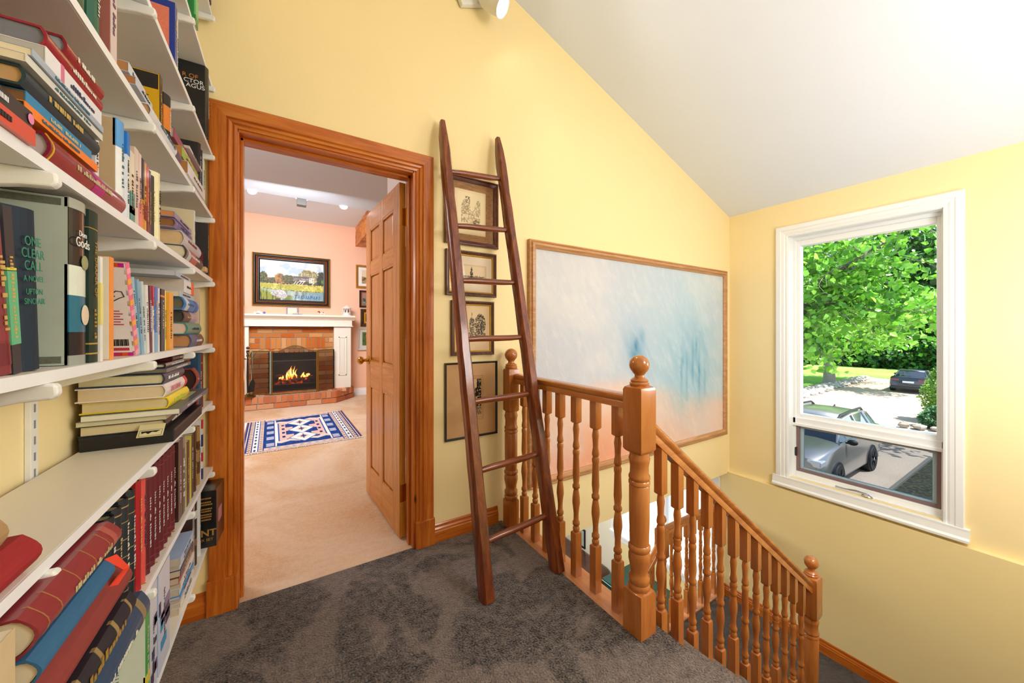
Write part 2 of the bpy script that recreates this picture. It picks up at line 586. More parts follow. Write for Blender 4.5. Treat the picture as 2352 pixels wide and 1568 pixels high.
# door casing and jamb
def casing_sec(w=.096, t=.02):
    return [(0, 0), (0, t * .45), (w * .1, t * .55), (w * .16, t * .4), (w * .2, t * .7), (w * .3, t * .8), (w * .36, t * .62), (w * .4, t * .95), (w * .52, t), (w * .94, t), (w, t * .8), (w, 0)]
def casing_v(b, xin, z0, z1, sgn, y, mit):
    """vertical piece: xin inner edge, grows outward along sgn; mitred at the top"""
    sec = casing_sec()
    b.prism(sec, lambda p, q: (xin + sgn * p, y - q, z0), lambda p, q: (xin + sgn * p, y - q, z1 + (p if mit else 0)))
def casing_h(b, xa, xb, z, y):
    sec = casing_sec()
    b.prism(sec, lambda p, q: (xa - p, y - q, z + p), lambda p, q: (xb + p, y - q, z + p))
OX0, OX1, OZ = -.175, .583, 2.052
b = MB(); casing_v(b, OX0, .142, OZ, -1, YW, True); struct(b.obj('trim_casing_left', PINE_Z, fix=True))
b = MB(); casing_v(b, OX1 + .02, .142, OZ, 1, YW, True); struct(b.obj('trim_casing_right', PINE_Z, fix=True))
b = MB(); casing_h(b, OX0, OX1 + .02, OZ, YW); struct(b.obj('trim_casing_head', PINE_X, fix=True))
for nm, xa, xb in (('left', OX0 - .101, OX0 + .003), ('right', OX1 + .017, OX1 + .121)):
    struct(bx('trim_plinth_' + nm, xa, xb, YW - .026, YW, 0, .145, PINE_Z, bevel=.002))
b = MB()
b.box(OX0 - .012, OX0 + .006, YW - .002, 2.085, 0, OZ)
b.box(OX0 + .006, OX0 + .018, YW + .045, 2.04, 0, OZ)
struct(b.obj('trim_jamb_left', PINE_Z, bevel=.0015))
b = MB()
b.box(OX1 + .004, OX1 + .03, YW - .002, 2.085, 0, OZ)
b.box(OX1 - .008, OX1 + .004, YW + .045, 2.035, 0, OZ)
struct(b.obj('trim_jamb_right', PINE_Z, bevel=.0015))
b = MB()
b.box(OX0, OX1 + .012, YW - .002, 2.085, OZ - .012, OZ + .015)
b.box(OX0, OX1 + .004, YW + .045, 2.035, OZ - .025, OZ - .012)
struct(b.obj('trim_jamb_head', PINE_X, bevel=.0015))

# ------------------------------------------------------------------ open six-panel door
dr = thing('door_1', 'open six-panel stained wooden door with brass knob, swung into the fireplace room', 'door', (.583, 2.072, 0), (0, 0, R(93.5)))
dr['kind'] = 'structure'
DW, DT, DH = .735, .037, 2.025
# local: x from the hinge to the free edge, y thickness (towards the viewer's left side = +y), z up
b = MB()
cols = [(.11, .335), (.40, .625)]
rows = [(.21, .80), (.97, 1.58), (1.66, 1.90)]
b.box(0, .11, 0, DT, .012, DH); b.box(.625, DW, 0, DT, .012, DH); b.box(.335, .40, 0, DT, .012, DH)
b.obj('stile', DOORW, dr, bevel=.002)
DOORWX = wood('door_fir_rails', 'B0681C', 'CB8630', 'DB9E48', 'X', 5, .32, .35, knots=False)
b = MB()
for (x0, x1) in cols:
    for z0, z1 in ((.012, .21), (.80, .97), (1.58, 1.66), (1.90, DH)):
        b.box(x0, x1, .0006, DT - .0006, z0, z1)
b.obj('rail', DOORWX, dr, bevel=.0015)
for (x0, x1) in cols:
    for (z0, z1) in rows:
        p = MB()
        m = .03
        for yy, s in ((DT / 2, 1), (DT / 2, -1)):
            o_ = [(x0, z0), (x1, z0), (x1, z1), (x0, z1)]
            i_ = [(x0 + m, z0 + m), (x1 - m, z0 + m), (x1 - m, z1 - m), (x0 + m, z1 - m)]
            vs = [(px, yy + s * .004, pz) for px, pz in o_] + [(px, yy + s * .0135, pz) for px, pz in i_]
            fs = [(0, 1, 5, 4), (1, 2, 6, 5), (2, 3, 7, 6), (3, 0, 4, 7), (4, 5, 6, 7)]
            p.add(vs, fs)
        # moulding strips round the panel
        for s, ya, yb in ((1, DT - .009, DT - .002), (-1, .002, .009)):
            for (a0, a1, c0, c1) in ((x0, x1, z0, z0 + .012), (x0, x1, z1 - .012, z1), (x0, x0 + .012, z0, z1), (x1 - .012, x1, z0, z1)):
                p.box(a0, a1, min(ya, yb), max(ya, yb), c0, c1)
        p.obj('door_panel', DOORW, dr, fix=True)
for s in (1, -1):
    y0 = DT if s > 0 else 0
    M = Matrix.Translation((DW - .065, y0, .975)) @ Matrix.Rotation(R(-90 * s), 4, 'X')
    b = MB()
    b.lathe([(.001, 0), (.031, 0), (.031, .004), (.026, .008), (.012, .010), (.010, .030), (.016, .036), (.026, .044), (.029, .055), (.026, .066), (.016, .073), (.001, .075)], M=M, seg=24)
    b.obj('door_knob', BRASS, dr, smooth=True)
bx('latch_plate', DW - .0005, DW + .0015, .006, DT - .006, .93, 1.02, BRASS, dr)
for z in (.22, 1.79):
    h = MB()
    h.lathe([(.007, 0), (.007, .1)], (-.004, -.006, z - .01), 12)
    h.ball((-.004, -.006, z + .092), .008, 10, 6)
    for k in range(5):
        h.lathe([(.0082, 0), (.0082, .015)], (-.004, -.006, z - .009 + k * .02), 12)
    h.box(-.0015, .001, .0, DT - .004, z - .008, z + .09)
    h.box(-.03, -.004, -.0085, -.0065, z - .008, z + .09)
    h.obj('hinge', BRASS, dr, smooth=True)

# ------------------------------------------------------------------ window
win = thing('window_1', 'tall white framed window over the stairs looking onto the drive', 'window', (XW, 0, 0))
win['kind'] = 'structure'
def wx(name, x0, x1, y0, y1, z0, z1, mat, bevel=0, par=win):
    return bx(name, x0, x1, y0, y1, z0, z1, mat, par, bevel)
# casing around: profiled, mitred; local x is measured from the wall plane, negative = into the room
CW = .094
sec = [(0, 0), (0, .012), (.012, .016), (.018, .012), (.03, .019), (.05, .021), (.056, .026), (CW - .006, .026), (CW, .02), (CW, 0)]
b = MB()
b.prism(sec, lambda p, q: (-q, WY0 - p, WZ0 - .02), lambda p, q: (-q, WY0 - p, WZ1 + p))
b.prism(sec, lambda p, q: (-q, WY1 + p, WZ0 - .02), lambda p, q: (-q, WY1 + p, WZ1 + p))
b.prism(sec, lambda p, q: (-q, WY0 - p, WZ1 + p), lambda p, q: (-q, WY1 + p, WZ1 + p))
b.obj('window_casing', TRIMW, win, fix=True)
b = MB()
b.ext([(-.05, WZ0 - .088), (-.05, WZ0 - .072), (-.036, WZ0 - .06), (-.03, WZ0 - .02), (-.03, WZ0 - .005), (.13, WZ0 + .004), (.13, WZ0 - .03), (0, WZ0 - .04), (0, WZ0 - .088)], 'Y', WY0 - .115, WY1 + .115)
b.obj('window_sill', TRIMW, win, fix=True)
b = MB()
D0 = .135
b.box(-.001, .3, WY0 - .002, WY0 + .004, WZ0, WZ1); b.box(-.001, .3, WY1 - .004, WY1 + .002, WZ0, WZ1); b.box(-.001, .3, WY0, WY1, WZ1 - .004, WZ1 + .002)
b.obj('window_reveal', TRIMW, win)
# frame of the fixed upper pane
FZ = .36      # mullion centre
b = MB()
fy0, fy1 = WY0, WY1
def frame_ring(b, x0, x1, y0, y1, z0, z1, w, wt=None, wb=None):
    wt = wt or w; wb = wb or w
    b.box(x0, x1, y0, y0 + w, z0, z1); b.box(x0, x1, y1 - w, y1, z0, z1)
    b.box(x0, x1, y0 + w, y1 - w, z1 - wt, z1); b.box(x0, x1, y0 + w, y1 - w, z0, z0 + wb)
frame_ring(b, .085, .19, fy0, fy1, WZ0, WZ1, .022, .03, .045)
frame_ring(b, .11, .18, fy0 + .02, fy1 - .02, .385, WZ1 - .028, .028, .05, .05)
b.box(.085, .19, fy0, fy1, .335, .40)
b.box(.07, .10, fy0, fy1, .328, .352)
b.obj('window_frame', TRIMW, win, bevel=.003)
MAUVE = flat('8C7478', .35, .2, var=.04)
BLUEGL = flat('A9BFC9', .3, var=.03)
b = MB(); frame_ring(b, .10, .14, fy0 + .022, fy1 - .022, WZ0 + .045, .335, .024, .018, .024)
b.obj('window_sash', MAUVE, win, bevel=.003)
b = MB(); frame_ring(b, .115, .15, fy0 + .046, fy1 - .046, WZ0 + .069, .317, .022, .012, .012)
b.obj('glazing_bead', BLUEGL, win, bevel=.002)
wx('window_pane', .148, .152, fy0 + .045, fy1 - .045, .43, WZ1 - .075, glass_pane('window_glass', (.97, .985, .98), .05))
wx('window_pane', .131, .135, fy0 + .066, fy1 - .066, WZ0 + .08, .306, glass_pane('grey_dimmed_glass', (.55, .585, .62), .05))  # grey tint put into the glass to dim the sunlit ground outside
cr = MB()
cr.lathe([(.024, 0), (.022, .008), (.012, .016), (.008, .02)], (.045, .93, WZ0 + .004), 14, sy=1.5)
cr.tube([(.045, .93, WZ0 + .02), (.035, .99, WZ0 + .028), (.035, 1.06, WZ0 + .02), (.04, 1.12, WZ0 + .018)], [.008, .009, .006, .008], 8)
cr.obj('window_crank', CHROME, win, smooth=True)
wx('window_lock', .085, .1, fy1 - .03, fy1 - .012, .05, .13, flat('4A4440', .4, .6), .003)

lw = thing('window_2', 'bright lower-storey window seen between the balusters', 'window', (XW - .045, 0, 0))
lw['kind'] = 'structure'
b = MB()
sec2 = [(0, 0), (0, .02), (.08, .024), (.08, 0)]
b.box(-.022, 0, LY0 - .08, LY0, LZ0 - .08, LZ1 + .08); b.box(-.022, 0, LY1, LY1 + .08, LZ0 - .08, LZ1 + .08)
b.box(-.022, 0, LY0, LY1, LZ1, LZ1 + .08)
b.box(-.05, .1, LY0 - .09, LY1 + .09, LZ0 - .03, LZ0 + .002)
b.box(0, .33, LY0 - .002, LY1, LZ0, LZ0 + .006); b.box(0, .33, LY0 - .002, LY0 + .004, LZ0, LZ1); b.box(0, .33, LY1 - .004, LY1 + .002, LZ0, LZ1)
b.box(-.018, 0, LY0 - .08, LY1 + .08, LZ0 - .1, LZ0 - .03)
b.obj('window_casing', TRIMW, lw, bevel=.003)
b = MB(); frame_ring(b, .1, .2, LY0, LY1, LZ0, LZ1, .05)
b.box(.11, .19, (LY0 + LY1) / 2 - .03, (LY0 + LY1) / 2 + .03, LZ0, LZ1)
b.obj('window_frame', TRIMW, lw, bevel=.003)
bx('window_pane', .15, .155, LY0 + .05, LY1 - .05, LZ0 + .05, LZ1 - .05, glass_pane('lower_glass', (.97, .99, 1), .05), lw)

# ------------------------------------------------------------------ stair railing
def square_block(b, cx, cy, z0, z1, s, arch0=False, arch1=False, rot=0):
    """square post with lamb's-tongue ends"""
    h = s / 2
    M = Matrix.Translation((cx, cy, 0)) @ Matrix.Rotation(rot, 4, 'Z')
    rings = []
    if arch0: rings += [(z0, .62), (z0 + s * .12, .9)]
    rings += [(z0 + (s * .2 if arch0 else 0), 1)]
    rings += [(z1 - (s * .2 if arch1 else 0), 1)]
    if arch1: rings += [(z1 - s * .08, .9), (z1, .62)]
    vs = []
    N = 8   # corners + mid points: the corners cut in sooner than the face centres
    for z, f in rings:
        for k in range(4):
            a = [(-1, -1), (1, -1), (1, 1), (-1, 1)][k]
            n_ = [(0, -1), (1, 0), (0, 1), (-1, 0)][k]
            vs.append(M @ Vector((a[0] * h * f, a[1] * h * f, z)))
            fm = 1 if f == 1 else (f + .12)
            vs.append(M @ Vector((n_[0] * h * min(1, fm), n_[1] * h * min(1, fm), z)))
    fs = []
    nr = len(rings)
    for i in range(nr - 1):
        for k in range(8):
            fs.append((i * 8 + k, i * 8 + (k + 1) % 8, (i + 1) * 8 + (k + 1) % 8, (i + 1) * 8 + k))
    fs.append(tuple(range(8))[::-1]); fs.append(tuple((nr - 1) * 8 + k for k in range(8)))
    b.add(vs, fs)

def baluster(cx, cy, z0, z1, zt, top_slope=0.0, par=None):
    """z0 foot, z1 underside of rail, zt underside of the square top block; turned part between"""
    s = .037
    zb = z0 + .215 if z1 - z0 > .7 else z0 + .15
    b = MB()
    square_block(b, cx, cy, z0, zb, s, False, True)
    # top block cut along the rail
    b2 = MB()
    square_block(b2, cx, cy, zt, z1, s, True, False)
    if top_slope:
        b2.v = [(p[0], p[1], p[2] + (p[0] - cx) * top_slope if p[2] > z1 - 1e-4 else p[2]) for p in b2.v]
    b.add(b2.v, b2.f)
    L = zt - zb
    pr = [(0, .012), (.008, .0165), (.018, .0165), (.026, .012), (.034, .0175), (.046, .0175), (.054, .013), (.085, .0125), (.115, .0155), (.14, .019), (.165, .018), (.19, .0145),
          (.205, .012), (.212, .018), (.224, .018), (.232, .0135)]
    P = [(r, zb + z) for z, r in pr]
    top = [(.0, .012), (.014, .014), (.03, .016), (.055, .0135), (.085, .0125), (.108, .0165), (.118, .0165), (.126, .0125), (.136, .0165), (.148, .0165), (.158, .0145)]
    P += [(.0175, zb + .26 + (L - .26 - .16) * .1)]
    P += [(r, zt - z) for z, r in top[::-1]]
    b.lathe(P, (cx, cy, 0), 14)
    return b.obj('baluster', RAILW, par, smooth=True)

def newel(cx, cy, z0, zball, par, s=.088, blk=(.17, .70, .968), lower=None):
    """blk: heights of bottom block top, top block bottom, top block top measured from the ball top at 1.087"""
    o = zball - 1.087
    bb, tb, tt = blk[0] + (lower if lower is not None else o), blk[1] + o, blk[2] + o
    b = MB()
    square_block(b, cx, cy, z0, bb, s, False, True)
    square_block(b, cx, cy, tb, tt, s, True, True)
    P = [(bb - .012, .036), (bb + .0, .040), (bb + .012, .042), (bb + .02, .037), (bb + .03, .040), (bb + .045, .040), (bb + .055, .033), (bb + .075, .034), (bb + .11, .041), (bb + .13, .0415),
         (bb + .145, .037), (bb + .152, .042), (bb + .165, .042), (bb + .172, .036), (bb + .20, .037), (bb + .27, .039)]
    e = tb
    P += [(e - .13, .039), (e - .125, .036), (e - .12, .041), (e - .11, .041), (e - .105, .037), (e - .098, .041), (e - .09, .041), (e - .08, .036), (e - .05, .0355), (e - .03, .039), (e - .02, .041), (e - .008, .037), (e + .012, .036)]
    b.lathe([(r, z) for z, r in P], (cx, cy, 0), 24)
    n = b.obj('newel_post', RAILW, par, smooth=True)
    f = MB()
    z = tt
    f.lathe([(.03, z - .008), (.037, z), (.038, z + .008), (.033, z + .014), (.035, z + .019), (.031, z + .024), (.019, z + .032), (.018, z + .04), (.026, z + .05)], (cx, cy, 0), 24)
    f.ball((cx, cy, zball - .039), .039, 24, 14)
    f.obj('ball_finial', RAILX, n, smooth=True)
    return n

def handrail(p0, p1, par, mat, w=.062, h=.058):
    """p0,p1 centre of the rail's top; moulded section"""
    p0 = Vector(p0); p1 = Vector(p1)
    sec = [(-.5, -.25), (-.5, -.12), (-.42, -.03), (-.25, 0), (.25, 0), (.42, -.03), (.5, -.12), (.5, -.25), (.42, -.42), (.33, -.55), (.36, -.62), (.36, -1), (-.36, -1), (-.36, -.62), (-.33, -.55), (-.42, -.42)]
    d = (p1 - p0).normalized()
    side = Vector((0, 0, 1)).cross(d).normalized()
    upv = d.cross(side)
    def at(P, base):
        return lambda p, q: base + side * (p * w) + upv * (q * h)
    b = MB()
    def f(base):
        def g(p, q):
            v = base + side * (p * w) + upv * (q * h)
            # plumb cut at the ends
            v2 = v - d * ((v - base).dot(Vector((d.x, d.y, 0)).normalized()) / max(1e-6, d.dot(Vector((d.x, d.y, 0)).normalized())))
            return v2
        return g
    b.prism(sec, f(p0), f(p1))
    return b.obj('handrail', mat, par, smooth=True, fix=True)

RX, RY = 1.188, .945
rail = thing('stair_railing', 'orange brown turned railing with ball topped newels, hall edge and stairs', 'railing', (0, 0, 0))
newel(1.165, 1.868, 0, 1.077, rail, s=.07, lower=0)
newel(RX, RY, 0, 1.087, rail, lower=0)
newel(2.86, RY, LZ, -.262, rail, lower=-1.42)
handrail((RX + .005, 1.84, .925), (RX, RY + .03, .925), rail, RAILY)
for y in (1.775, 1.665, 1.555, 1.445, 1.325, 1.195, 1.065):
    baluster(1.2, y, -.006, .872, .735, par=rail)
s0, s1 = (RX + .04, RY, .835), (2.825, RY, -.405)
SL = (s1[2] - s0[2]) / (s1[0] - s0[0])
handrail(s0, s1, rail, RAILX, w=.06, h=.06)
for x in (1.323, 1.437, 1.55, 1.666, 1.782, 1.903, 2.02, 2.135, 2.25, 2.363, 2.478, 2.59, 2.705):
    zr = s0[2] + (x - s0[0]) * SL - .073
    k = int((x - 1.262) / TR)
    z0 = -RI * (min(k, 6) + 1)
    baluster(x, RY, z0, zr, zr - .185 + (.03 if k % 2 else 0), SL, par=rail)

lr = thing('landing_railing', 'turned wooden guard railing on the lower landing below the painting', 'railing', (0, 0, 0))
newel(2.86, 2.03, LZ - .1, LZ + 1.04, lr, lower=LZ)
handrail((2.88, 2.03, LZ + .915), (XW - .05, 2.03, LZ + .915), lr, RAILX)
for x in np.linspace(3.0, 3.7, 7):
    baluster(float(x), 2.03, LZ + .012, LZ + .86, LZ + .72, par=lr)
handrail((2.83, 2.03, LZ + .80), (1.5, 2.03, LZ + .80 - 1.33 * .82), lr, RAILX)
for k in range(1, 12):
    x = 2.83 - k * .115
    zr = LZ + .73 - (2.83 - x) * .82
    baluster(x, 2.03, zr - .86, zr, zr - .16, .82, par=lr)

# ------------------------------------------------------------------ ladder
lad = thing('ladder', 'old dark reddish-brown wooden ladder leaning against the yellow wall', 'ladder', (0, 0, 0))
def worn_rail(p0, p1, seed):
    rnd = random.Random(seed)
    p0, p1 = Vector(p0), Vector(p1)
    d = (p1 - p0).normalized()
    sx = Vector((1, 0, 0)); sx = (sx - d * sx.dot(d)).normalized(); sy = d.cross(sx)
    b = MB(); vs = []
    n = 26
    for i in range(n + 1):
        t = i / n
        w = .0225 + .006 * (1 - t) + rnd.uniform(-.0012, .0012)
        dd = .027 + .006 * (1 - t) + rnd.uniform(-.0012, .0012)
        if t > .985: w *= .55; dd *= .55
        elif t > .96: w *= .9; dd *= .9
        c = p0.lerp(p1, t) + sx * rnd.uniform(-.0015, .0015)
        for k in range(8):
            a = PI / 8 + k * PI / 4
            q = 1.0
            vs.append(c + sx * (w * 1.12 * math.copysign(abs(math.cos(a)) ** .55, math.cos(a))) + sy * (dd * 1.12 * math.copysign(abs(math.sin(a)) ** .55, math.sin(a))))
    fs = []
    for i in range(n):
        for k in range(8):
            fs.append((i * 8 + k, i * 8 + (k + 1) % 8, (i + 1) * 8 + (k + 1) % 8, (i + 1) * 8 + k))
    fs += [tuple(range(8))[::-1], tuple(n * 8 + k for k in range(8))]
    b.add(vs, fs)
    return b.obj('side_rail', LADW, lad, smooth=True, fix=True)
LA0, LA1 = Vector((.752, 1.405, .0)), Vector((.737, 1.905, 2.345))
LB0, LB1 = Vector((1.140, 1.397, .0)), Vector((1.090, 1.905, 2.350))
worn_rail(LA0, LA1, 3); worn_rail(LB0, LB1, 5)
# rung heights measured on the left rail and the right rail
for (za, zb) in ((2.045, 2.085), (1.737, 1.765), (1.440, 1.455), (1.140, 1.150), (.838, .850), (.525, .548), (.225, .255)):
    ta, tb = za / LA1.z, zb / LB1.z
    a, c = LA0.lerp(LA1, ta), LB0.lerp(LB1, tb)
    d = (c - a).normalized()
    pts = [a + d * .0, a + d * .03] + [a.lerp(c, t) + Vector((0, 0, .0015 * math.sin(7 * t))) for t in (.25, .5, .75)] + [c - d * .03, c + d * .01]
    MB().tube(pts, [.011, .0135, .0155, .016, .0155, .0135, .011], 10).obj('rung', LADX, lad, smooth=True)

# ------------------------------------------------------------------ pictures on the hall wall
def frame_mesh(x0, x1, z0, z1, w, t, y, mat, par, name='frame', lip=None, prof=None):
    """mitred frame on a wall facing -y, back at y"""
    prof = prof or [(0, 0), (0, t * .85), (w * .12, t), (w * .3, t), (w * .45, t * .8), (w * .8, t * .62), (w, t * .5), (w, 0)]
    b = MB()
    C4 = [(x0, z0, 1, 1), (x1, z0, -1, 1), (x1, z1, -1, -1), (x0, z1, 1, -1)]
    for i in range(4):
        A, Bc = C4[i], C4[(i + 1) % 4]
        b.prism(prof, (lambda A: lambda p, q: (A[0] + A[2] * p, y - q, A[1] + A[3] * p))(A), (lambda A: lambda p, q: (A[0] + A[2] * p, y - q, A[1] + A[3] * p))(Bc))
    return b.obj(name, mat, par, fix=True)

def picture(name, label, x0, x1, z0, z1, w, t, fmat, fn, res=(120, 140), inner=None, glass=True, group=None, yb=YW, tiltz=0, matc=None):
    th = thing(name, label, 'picture', ((x0 + x1) / 2, yb, (z0 + z1) / 2), (0, tiltz, 0), group)
    hx, hz = (x1 - x0) / 2, (z1 - z0) / 2
    frame_mesh(-hx, hx, -hz, hz, w, t, 0, fmat, th)
    if inner:
        frame_mesh(-hx + w * .9, hx - w * .9, -hz + w * .9, hz - w * .9, inner[0], t * .6, 0, inner[1], th, 'inner_slip')
    a = w * .8
    painted('artwork', (-hx + a, -.006, -hz + a), (2 * (hx - a), 0, 0), (0, 0, 2 * (hz - a)), res[0], res[1], fn, ATT, th)
    if glass:
        b = MB().box(-hx + a, hx - a, -.0095, -.008, -hz + a, hz - a)
        b.obj('picture_glass', glass_pane('picture_glass', (1, 1, 1), .045, .02), th)
    return th

def base(U, c):
    return np.broadcast_to(np.array([int(c[i:i + 2], 16) / 255 for i in (0, 2, 4)]), U.shape + (3,)).copy()

def etch_house(U, V):
    A = base(U, 'B98A5E')
    g = vnoise(U, V, 3, 22, 3, 3)
    A = A * (1 - .16 * (np.sin(g * 40) * .5 + .5)[..., None])
    sheet = (U > .14) & (U < .80) & (V > .13) & (V < .86)
    A[sheet] = np.array([.94, .86, .70])
    sh2 = (U > .20) & (U < .76) & (V > .22) & (V < .82)
    A[sh2] = np.array([.96, .89, .74])
    n = vnoise(U, V, 62, 66, 5, 2); n2 = vnoise(U, V, 9, 9, 8, 2)
    ink = np.zeros_like(U)
    m = (U > .27) & (U < .68) & (V > .32) & (V < .62 + .1 * np.sin(U * 22)); ink[m] = .55
    ink[(U > .36) & (U < .46) & (V > .5) & (V < .76)] = .8
    ink[(U > .27) & (U < .46) & (V > .38) & (V < .5)] = .7
    ink[(U > .30) & (U < .42) & (V > .40) & (V < .46)] = .15
    ink[((U - .6) / .07) ** 2 + ((V - .33) / .06) ** 2 < 1] = 1.2
    ink = ink * (n > .42) * (.6 + .8 * n2)
    return mixc(A, '7B6640', ink * .85)

def etch_tower(U, V):
    A = base(U, 'F0DFCB')
    r = (U > .16) & (U < .84) & (V > .26) & (V < .74); A[r] = np.array([.88, .78, .66])
    r = (U > .19) & (U < .81) & (V > .30) & (V < .71); A[r] = np.array([.93, .84, .72])
    n = vnoise(U, V, 66, 60, 15, 2)
    ink = np.zeros_like(U)
    sky_ = .40 + .035 * vnoise(U, V, 18, 1, 3, 1)
    ink[(V > .33) & (V < sky_ + .04) & (U > .2) & (U < .8)] = .7
    ink[(np.abs(U - .5) < .035) & (V > .36) & (V < .56)] = 1.1
    ink[(np.abs(U - .5) < .022) & (V > .55) & (V < .64)] = 1.0
    ink[(np.abs(U - .5) < .006) & (V > .6) & (V < .69)] = 1.2
    ink[(U > .2) & (U < .3) & (V > .34) & (V < .44)] = 1.1
    ink *= (n > .38)
    return mixc(A, '2E241C', ink * .85)

def etch_church(U, V):
    A = base(U, 'E9CFAB')
    r = (U > .14) & (U < .88) & (V > .20) & (V < .93); A[r] = np.array([.93, .83, .68])
    n = vnoise(U, V, 62, 70, 25, 2); n2 = vnoise(U, V, 12, 12, 29, 2)
    ink = np.zeros_like(U)
    ink[(U > .16) & (U < .86) & (V > .23) & (V < .36 + .08 * n2)] = .8
    ink[(np.abs(U - .48) < .07) & (V > .3) & (V < .62)] = .75
    ink[((U - .48) / .07) ** 2 + ((V - .64) / .09) ** 2 < 1] = .8
    ink[(np.abs(U - .48) < .008) & (V > .7) & (V < .82)] = 1.2
    ink[(np.abs(U - .33) < .05) & (V > .3) & (V < .5)] = .8
    tree = ((U - .70) / .15) ** 2 + ((V - .58) / .22) ** 2 < 1 + .5 * (n2 - .5)
    ink[tree] = 1.0
    ink *= (n > .40)
    return mixc(A, '2E2A28', ink * .85)

def etch_street(U, V):
    A = base(U, 'DCB07F')
    A = A * (1 - .06 * vnoise(U, V, 3, 4, 3, 3)[..., None] * 2)
    for (a, bb_) in ((.30, .02), (.33, .008)):
        e = a
        ring = (np.minimum(np.abs(U - e), np.abs(U - (1.04 - e))) < .004) & (V > .22) & (V < .82)
        ring |= (np.minimum(np.abs(V - .22 - (e - .3)), np.abs(V - .82 + (e - .3))) < .004) & (U > e) & (U < 1.04 - e)
        A[ring] = np.array([.72, .53, .36])
    pl = (U > .36) & (U < .69) & (V > .28) & (V < .78); A[pl] = np.array([.88, .74, .56])
    n = vnoise(U, V, 60, 80, 35, 2)
    ink = np.zeros_like(U)
    ink[pl & (U > .60) & (V > .42)] = 1.3
    ink[pl & (U > .56) & (V > .46) & (V < .66)] = 1.1
    ink[pl & (U < .50 - (V - .45) * .4) & (V > .42) & (V < .66 - U * .1)] = 1.1
    ink[pl & (V > .38) & (V < .48)] = 1.2
    ink[pl & (V < .40)] = .55
    ink *= (n > .33)
    return mixc(A, '17130F', ink * .9)

REDWOOD = wood('frame_mahogany', '3E1610', '5E241A', '7A3426', 'X', 6, .35, .4, knots=False)
BROWNFR = wood('frame_brown_oak', '3D2013', '5B3322', '714632', 'Z', 8, .45, .2, knots=False)
GOLD = flat('D2A53C', .35, .7, var=.1, scale=90)
BLACKFR = flat('15161A', .3, var=.05, coat=.3)
picture('framed_etching', 'mahogany framed sepia etching of old houses on wood veneer, topmost beside the door', .765, 1.112, 1.685, 2.085, .028, .026, REDWOOD, etch_house, (150, 170))
picture('framed_etching', 'small brown framed etching of a lone tower with gold slip, second from the top', .772, 1.10, 1.388, 1.652, .024, .022, BROWNFR, etch_tower, (150, 120), inner=(.007, GOLD))
picture('framed_etching', 'brown framed etching of a domed church beside a tree, third from the top', .805, 1.083, 1.04, 1.36, .022, .022, BROWNFR, etch_church, (130, 150), inner=(.007, GOLD))
picture('framed_etching', 'thin black framed tan etching of a dark narrow street, lowest of the four', .768, 1.108, .553, 1.0, .011, .018, BLACKFR, etch_street, (130, 170))

def abstract(U, V):
    A = base(U, 'CBD0DE')
    n = vnoise(U * .8 + V * .2, V, 6, 5, 41, 4)
    n2 = vnoise(np.clip(U * .75 + V * .25, 0, 1), np.clip(V * .5 + .25 - U * .2 + .2, 0, 1), 46, 9, 43, 3)
    n3 = vnoise(U, V, 3, 3, 47, 3)
    st_ = vnoise(np.clip(U + V * .25, 0, 1.2) / 1.25, np.clip(V - U * .3 + .3, 0, 1.3) / 1.3, 80, 26, 61, 4)
    A = mixc(A, 'B6D0DC', sm(.2, .85, U) * .8)
    A = mixc(A, 'E4E1E2', sm(.4, .7, n) * .5)
    A = mixc(A, 'C9D0DE', sm(.4, .72, n2) * .3)
    A = mixc(A, 'EBEBEE', sm(.35, .9, st_) * .22)
    # peach ground
    hor = .32 + .12 * (n3 - .5) + .07 * sm(.0, .35, U) * (1 - sm(.35, .6, U)) - .09 * sm(.5, .8, U)
    w = sm(.06, -.05, V - hor)
    A = mixc(A, 'F3CFBB', w * (.85 + .3 * (n - .5)))
    A = mixc(A, 'F0A77F', sm(.2, -.1, V - hor * .45) * sm(.4, .65, n3) * .7 * (1 - sm(.3, .7, U) * .6))
    A = mixc(A, 'F3A27C', (1 - sm(0, .17, V)) * (1 - sm(.2, .5, U)) * .5)
    # blue smudges
    def smudge(cx, cy, rx, ry, a, c='3F82AC', ang=0):
        nonlocal A
        du = (U - cx) * math.cos(ang) + (V - cy) * .66 * math.sin(ang)
        dv = -(U - cx) * math.sin(ang) + (V - cy) * .66 * math.cos(ang)
        d = (du / rx) ** 2 + (dv / (ry * .66)) ** 2
        A = mixc(A, c, np.exp(-d * 1.6) * a * (.1 + .75 * n2 + .6 * st_ * n))
    smudge(.78, .44, .17, .36, .85, '74AAC4')
    smudge(.62, .46, .15, .32, .6, '8FB9CC')
    smudge(.73, .24, .12, .10, .5, '8DB8C2')
    smudge(.44, .56, .13, .24, .7, '86AFCE')
    smudge(.43, .50, .035, .09, .8); smudge(.435, .57, .012, .035, .8, '2F6FA0'); smudge(.47, .62, .02, .05, .5)
    for cx, cy, ry, a in ((.70, .42, .13, .55), (.735, .38, .16, .5), (.775, .45, .14, .6), (.82, .40, .16, .55), (.80, .55, .05, .75), (.71, .47, .04, .6), (.86, .35, .12, .4)):
        smudge(cx, cy, .009, ry, a, '2E77A4')
    # pale scratches
    A = mixc(A, 'EFECEA', sm(.50, .85, vnoise(np.clip((U + .35 * V) / 1.35, 0, 1), V, 110, 24, 71, 3)) * .18)
    return A
OAKFR = wood('frame_light_oak', 'A87446', 'C08C5C', 'D3A677', 'X', 6, .45, .15, knots=False, stretch=10)
ab = thing('painting', 'huge abstract painting, pale blue over peach, in a light oak frame beyond the railing', 'painting', (2.548, YW, .966))
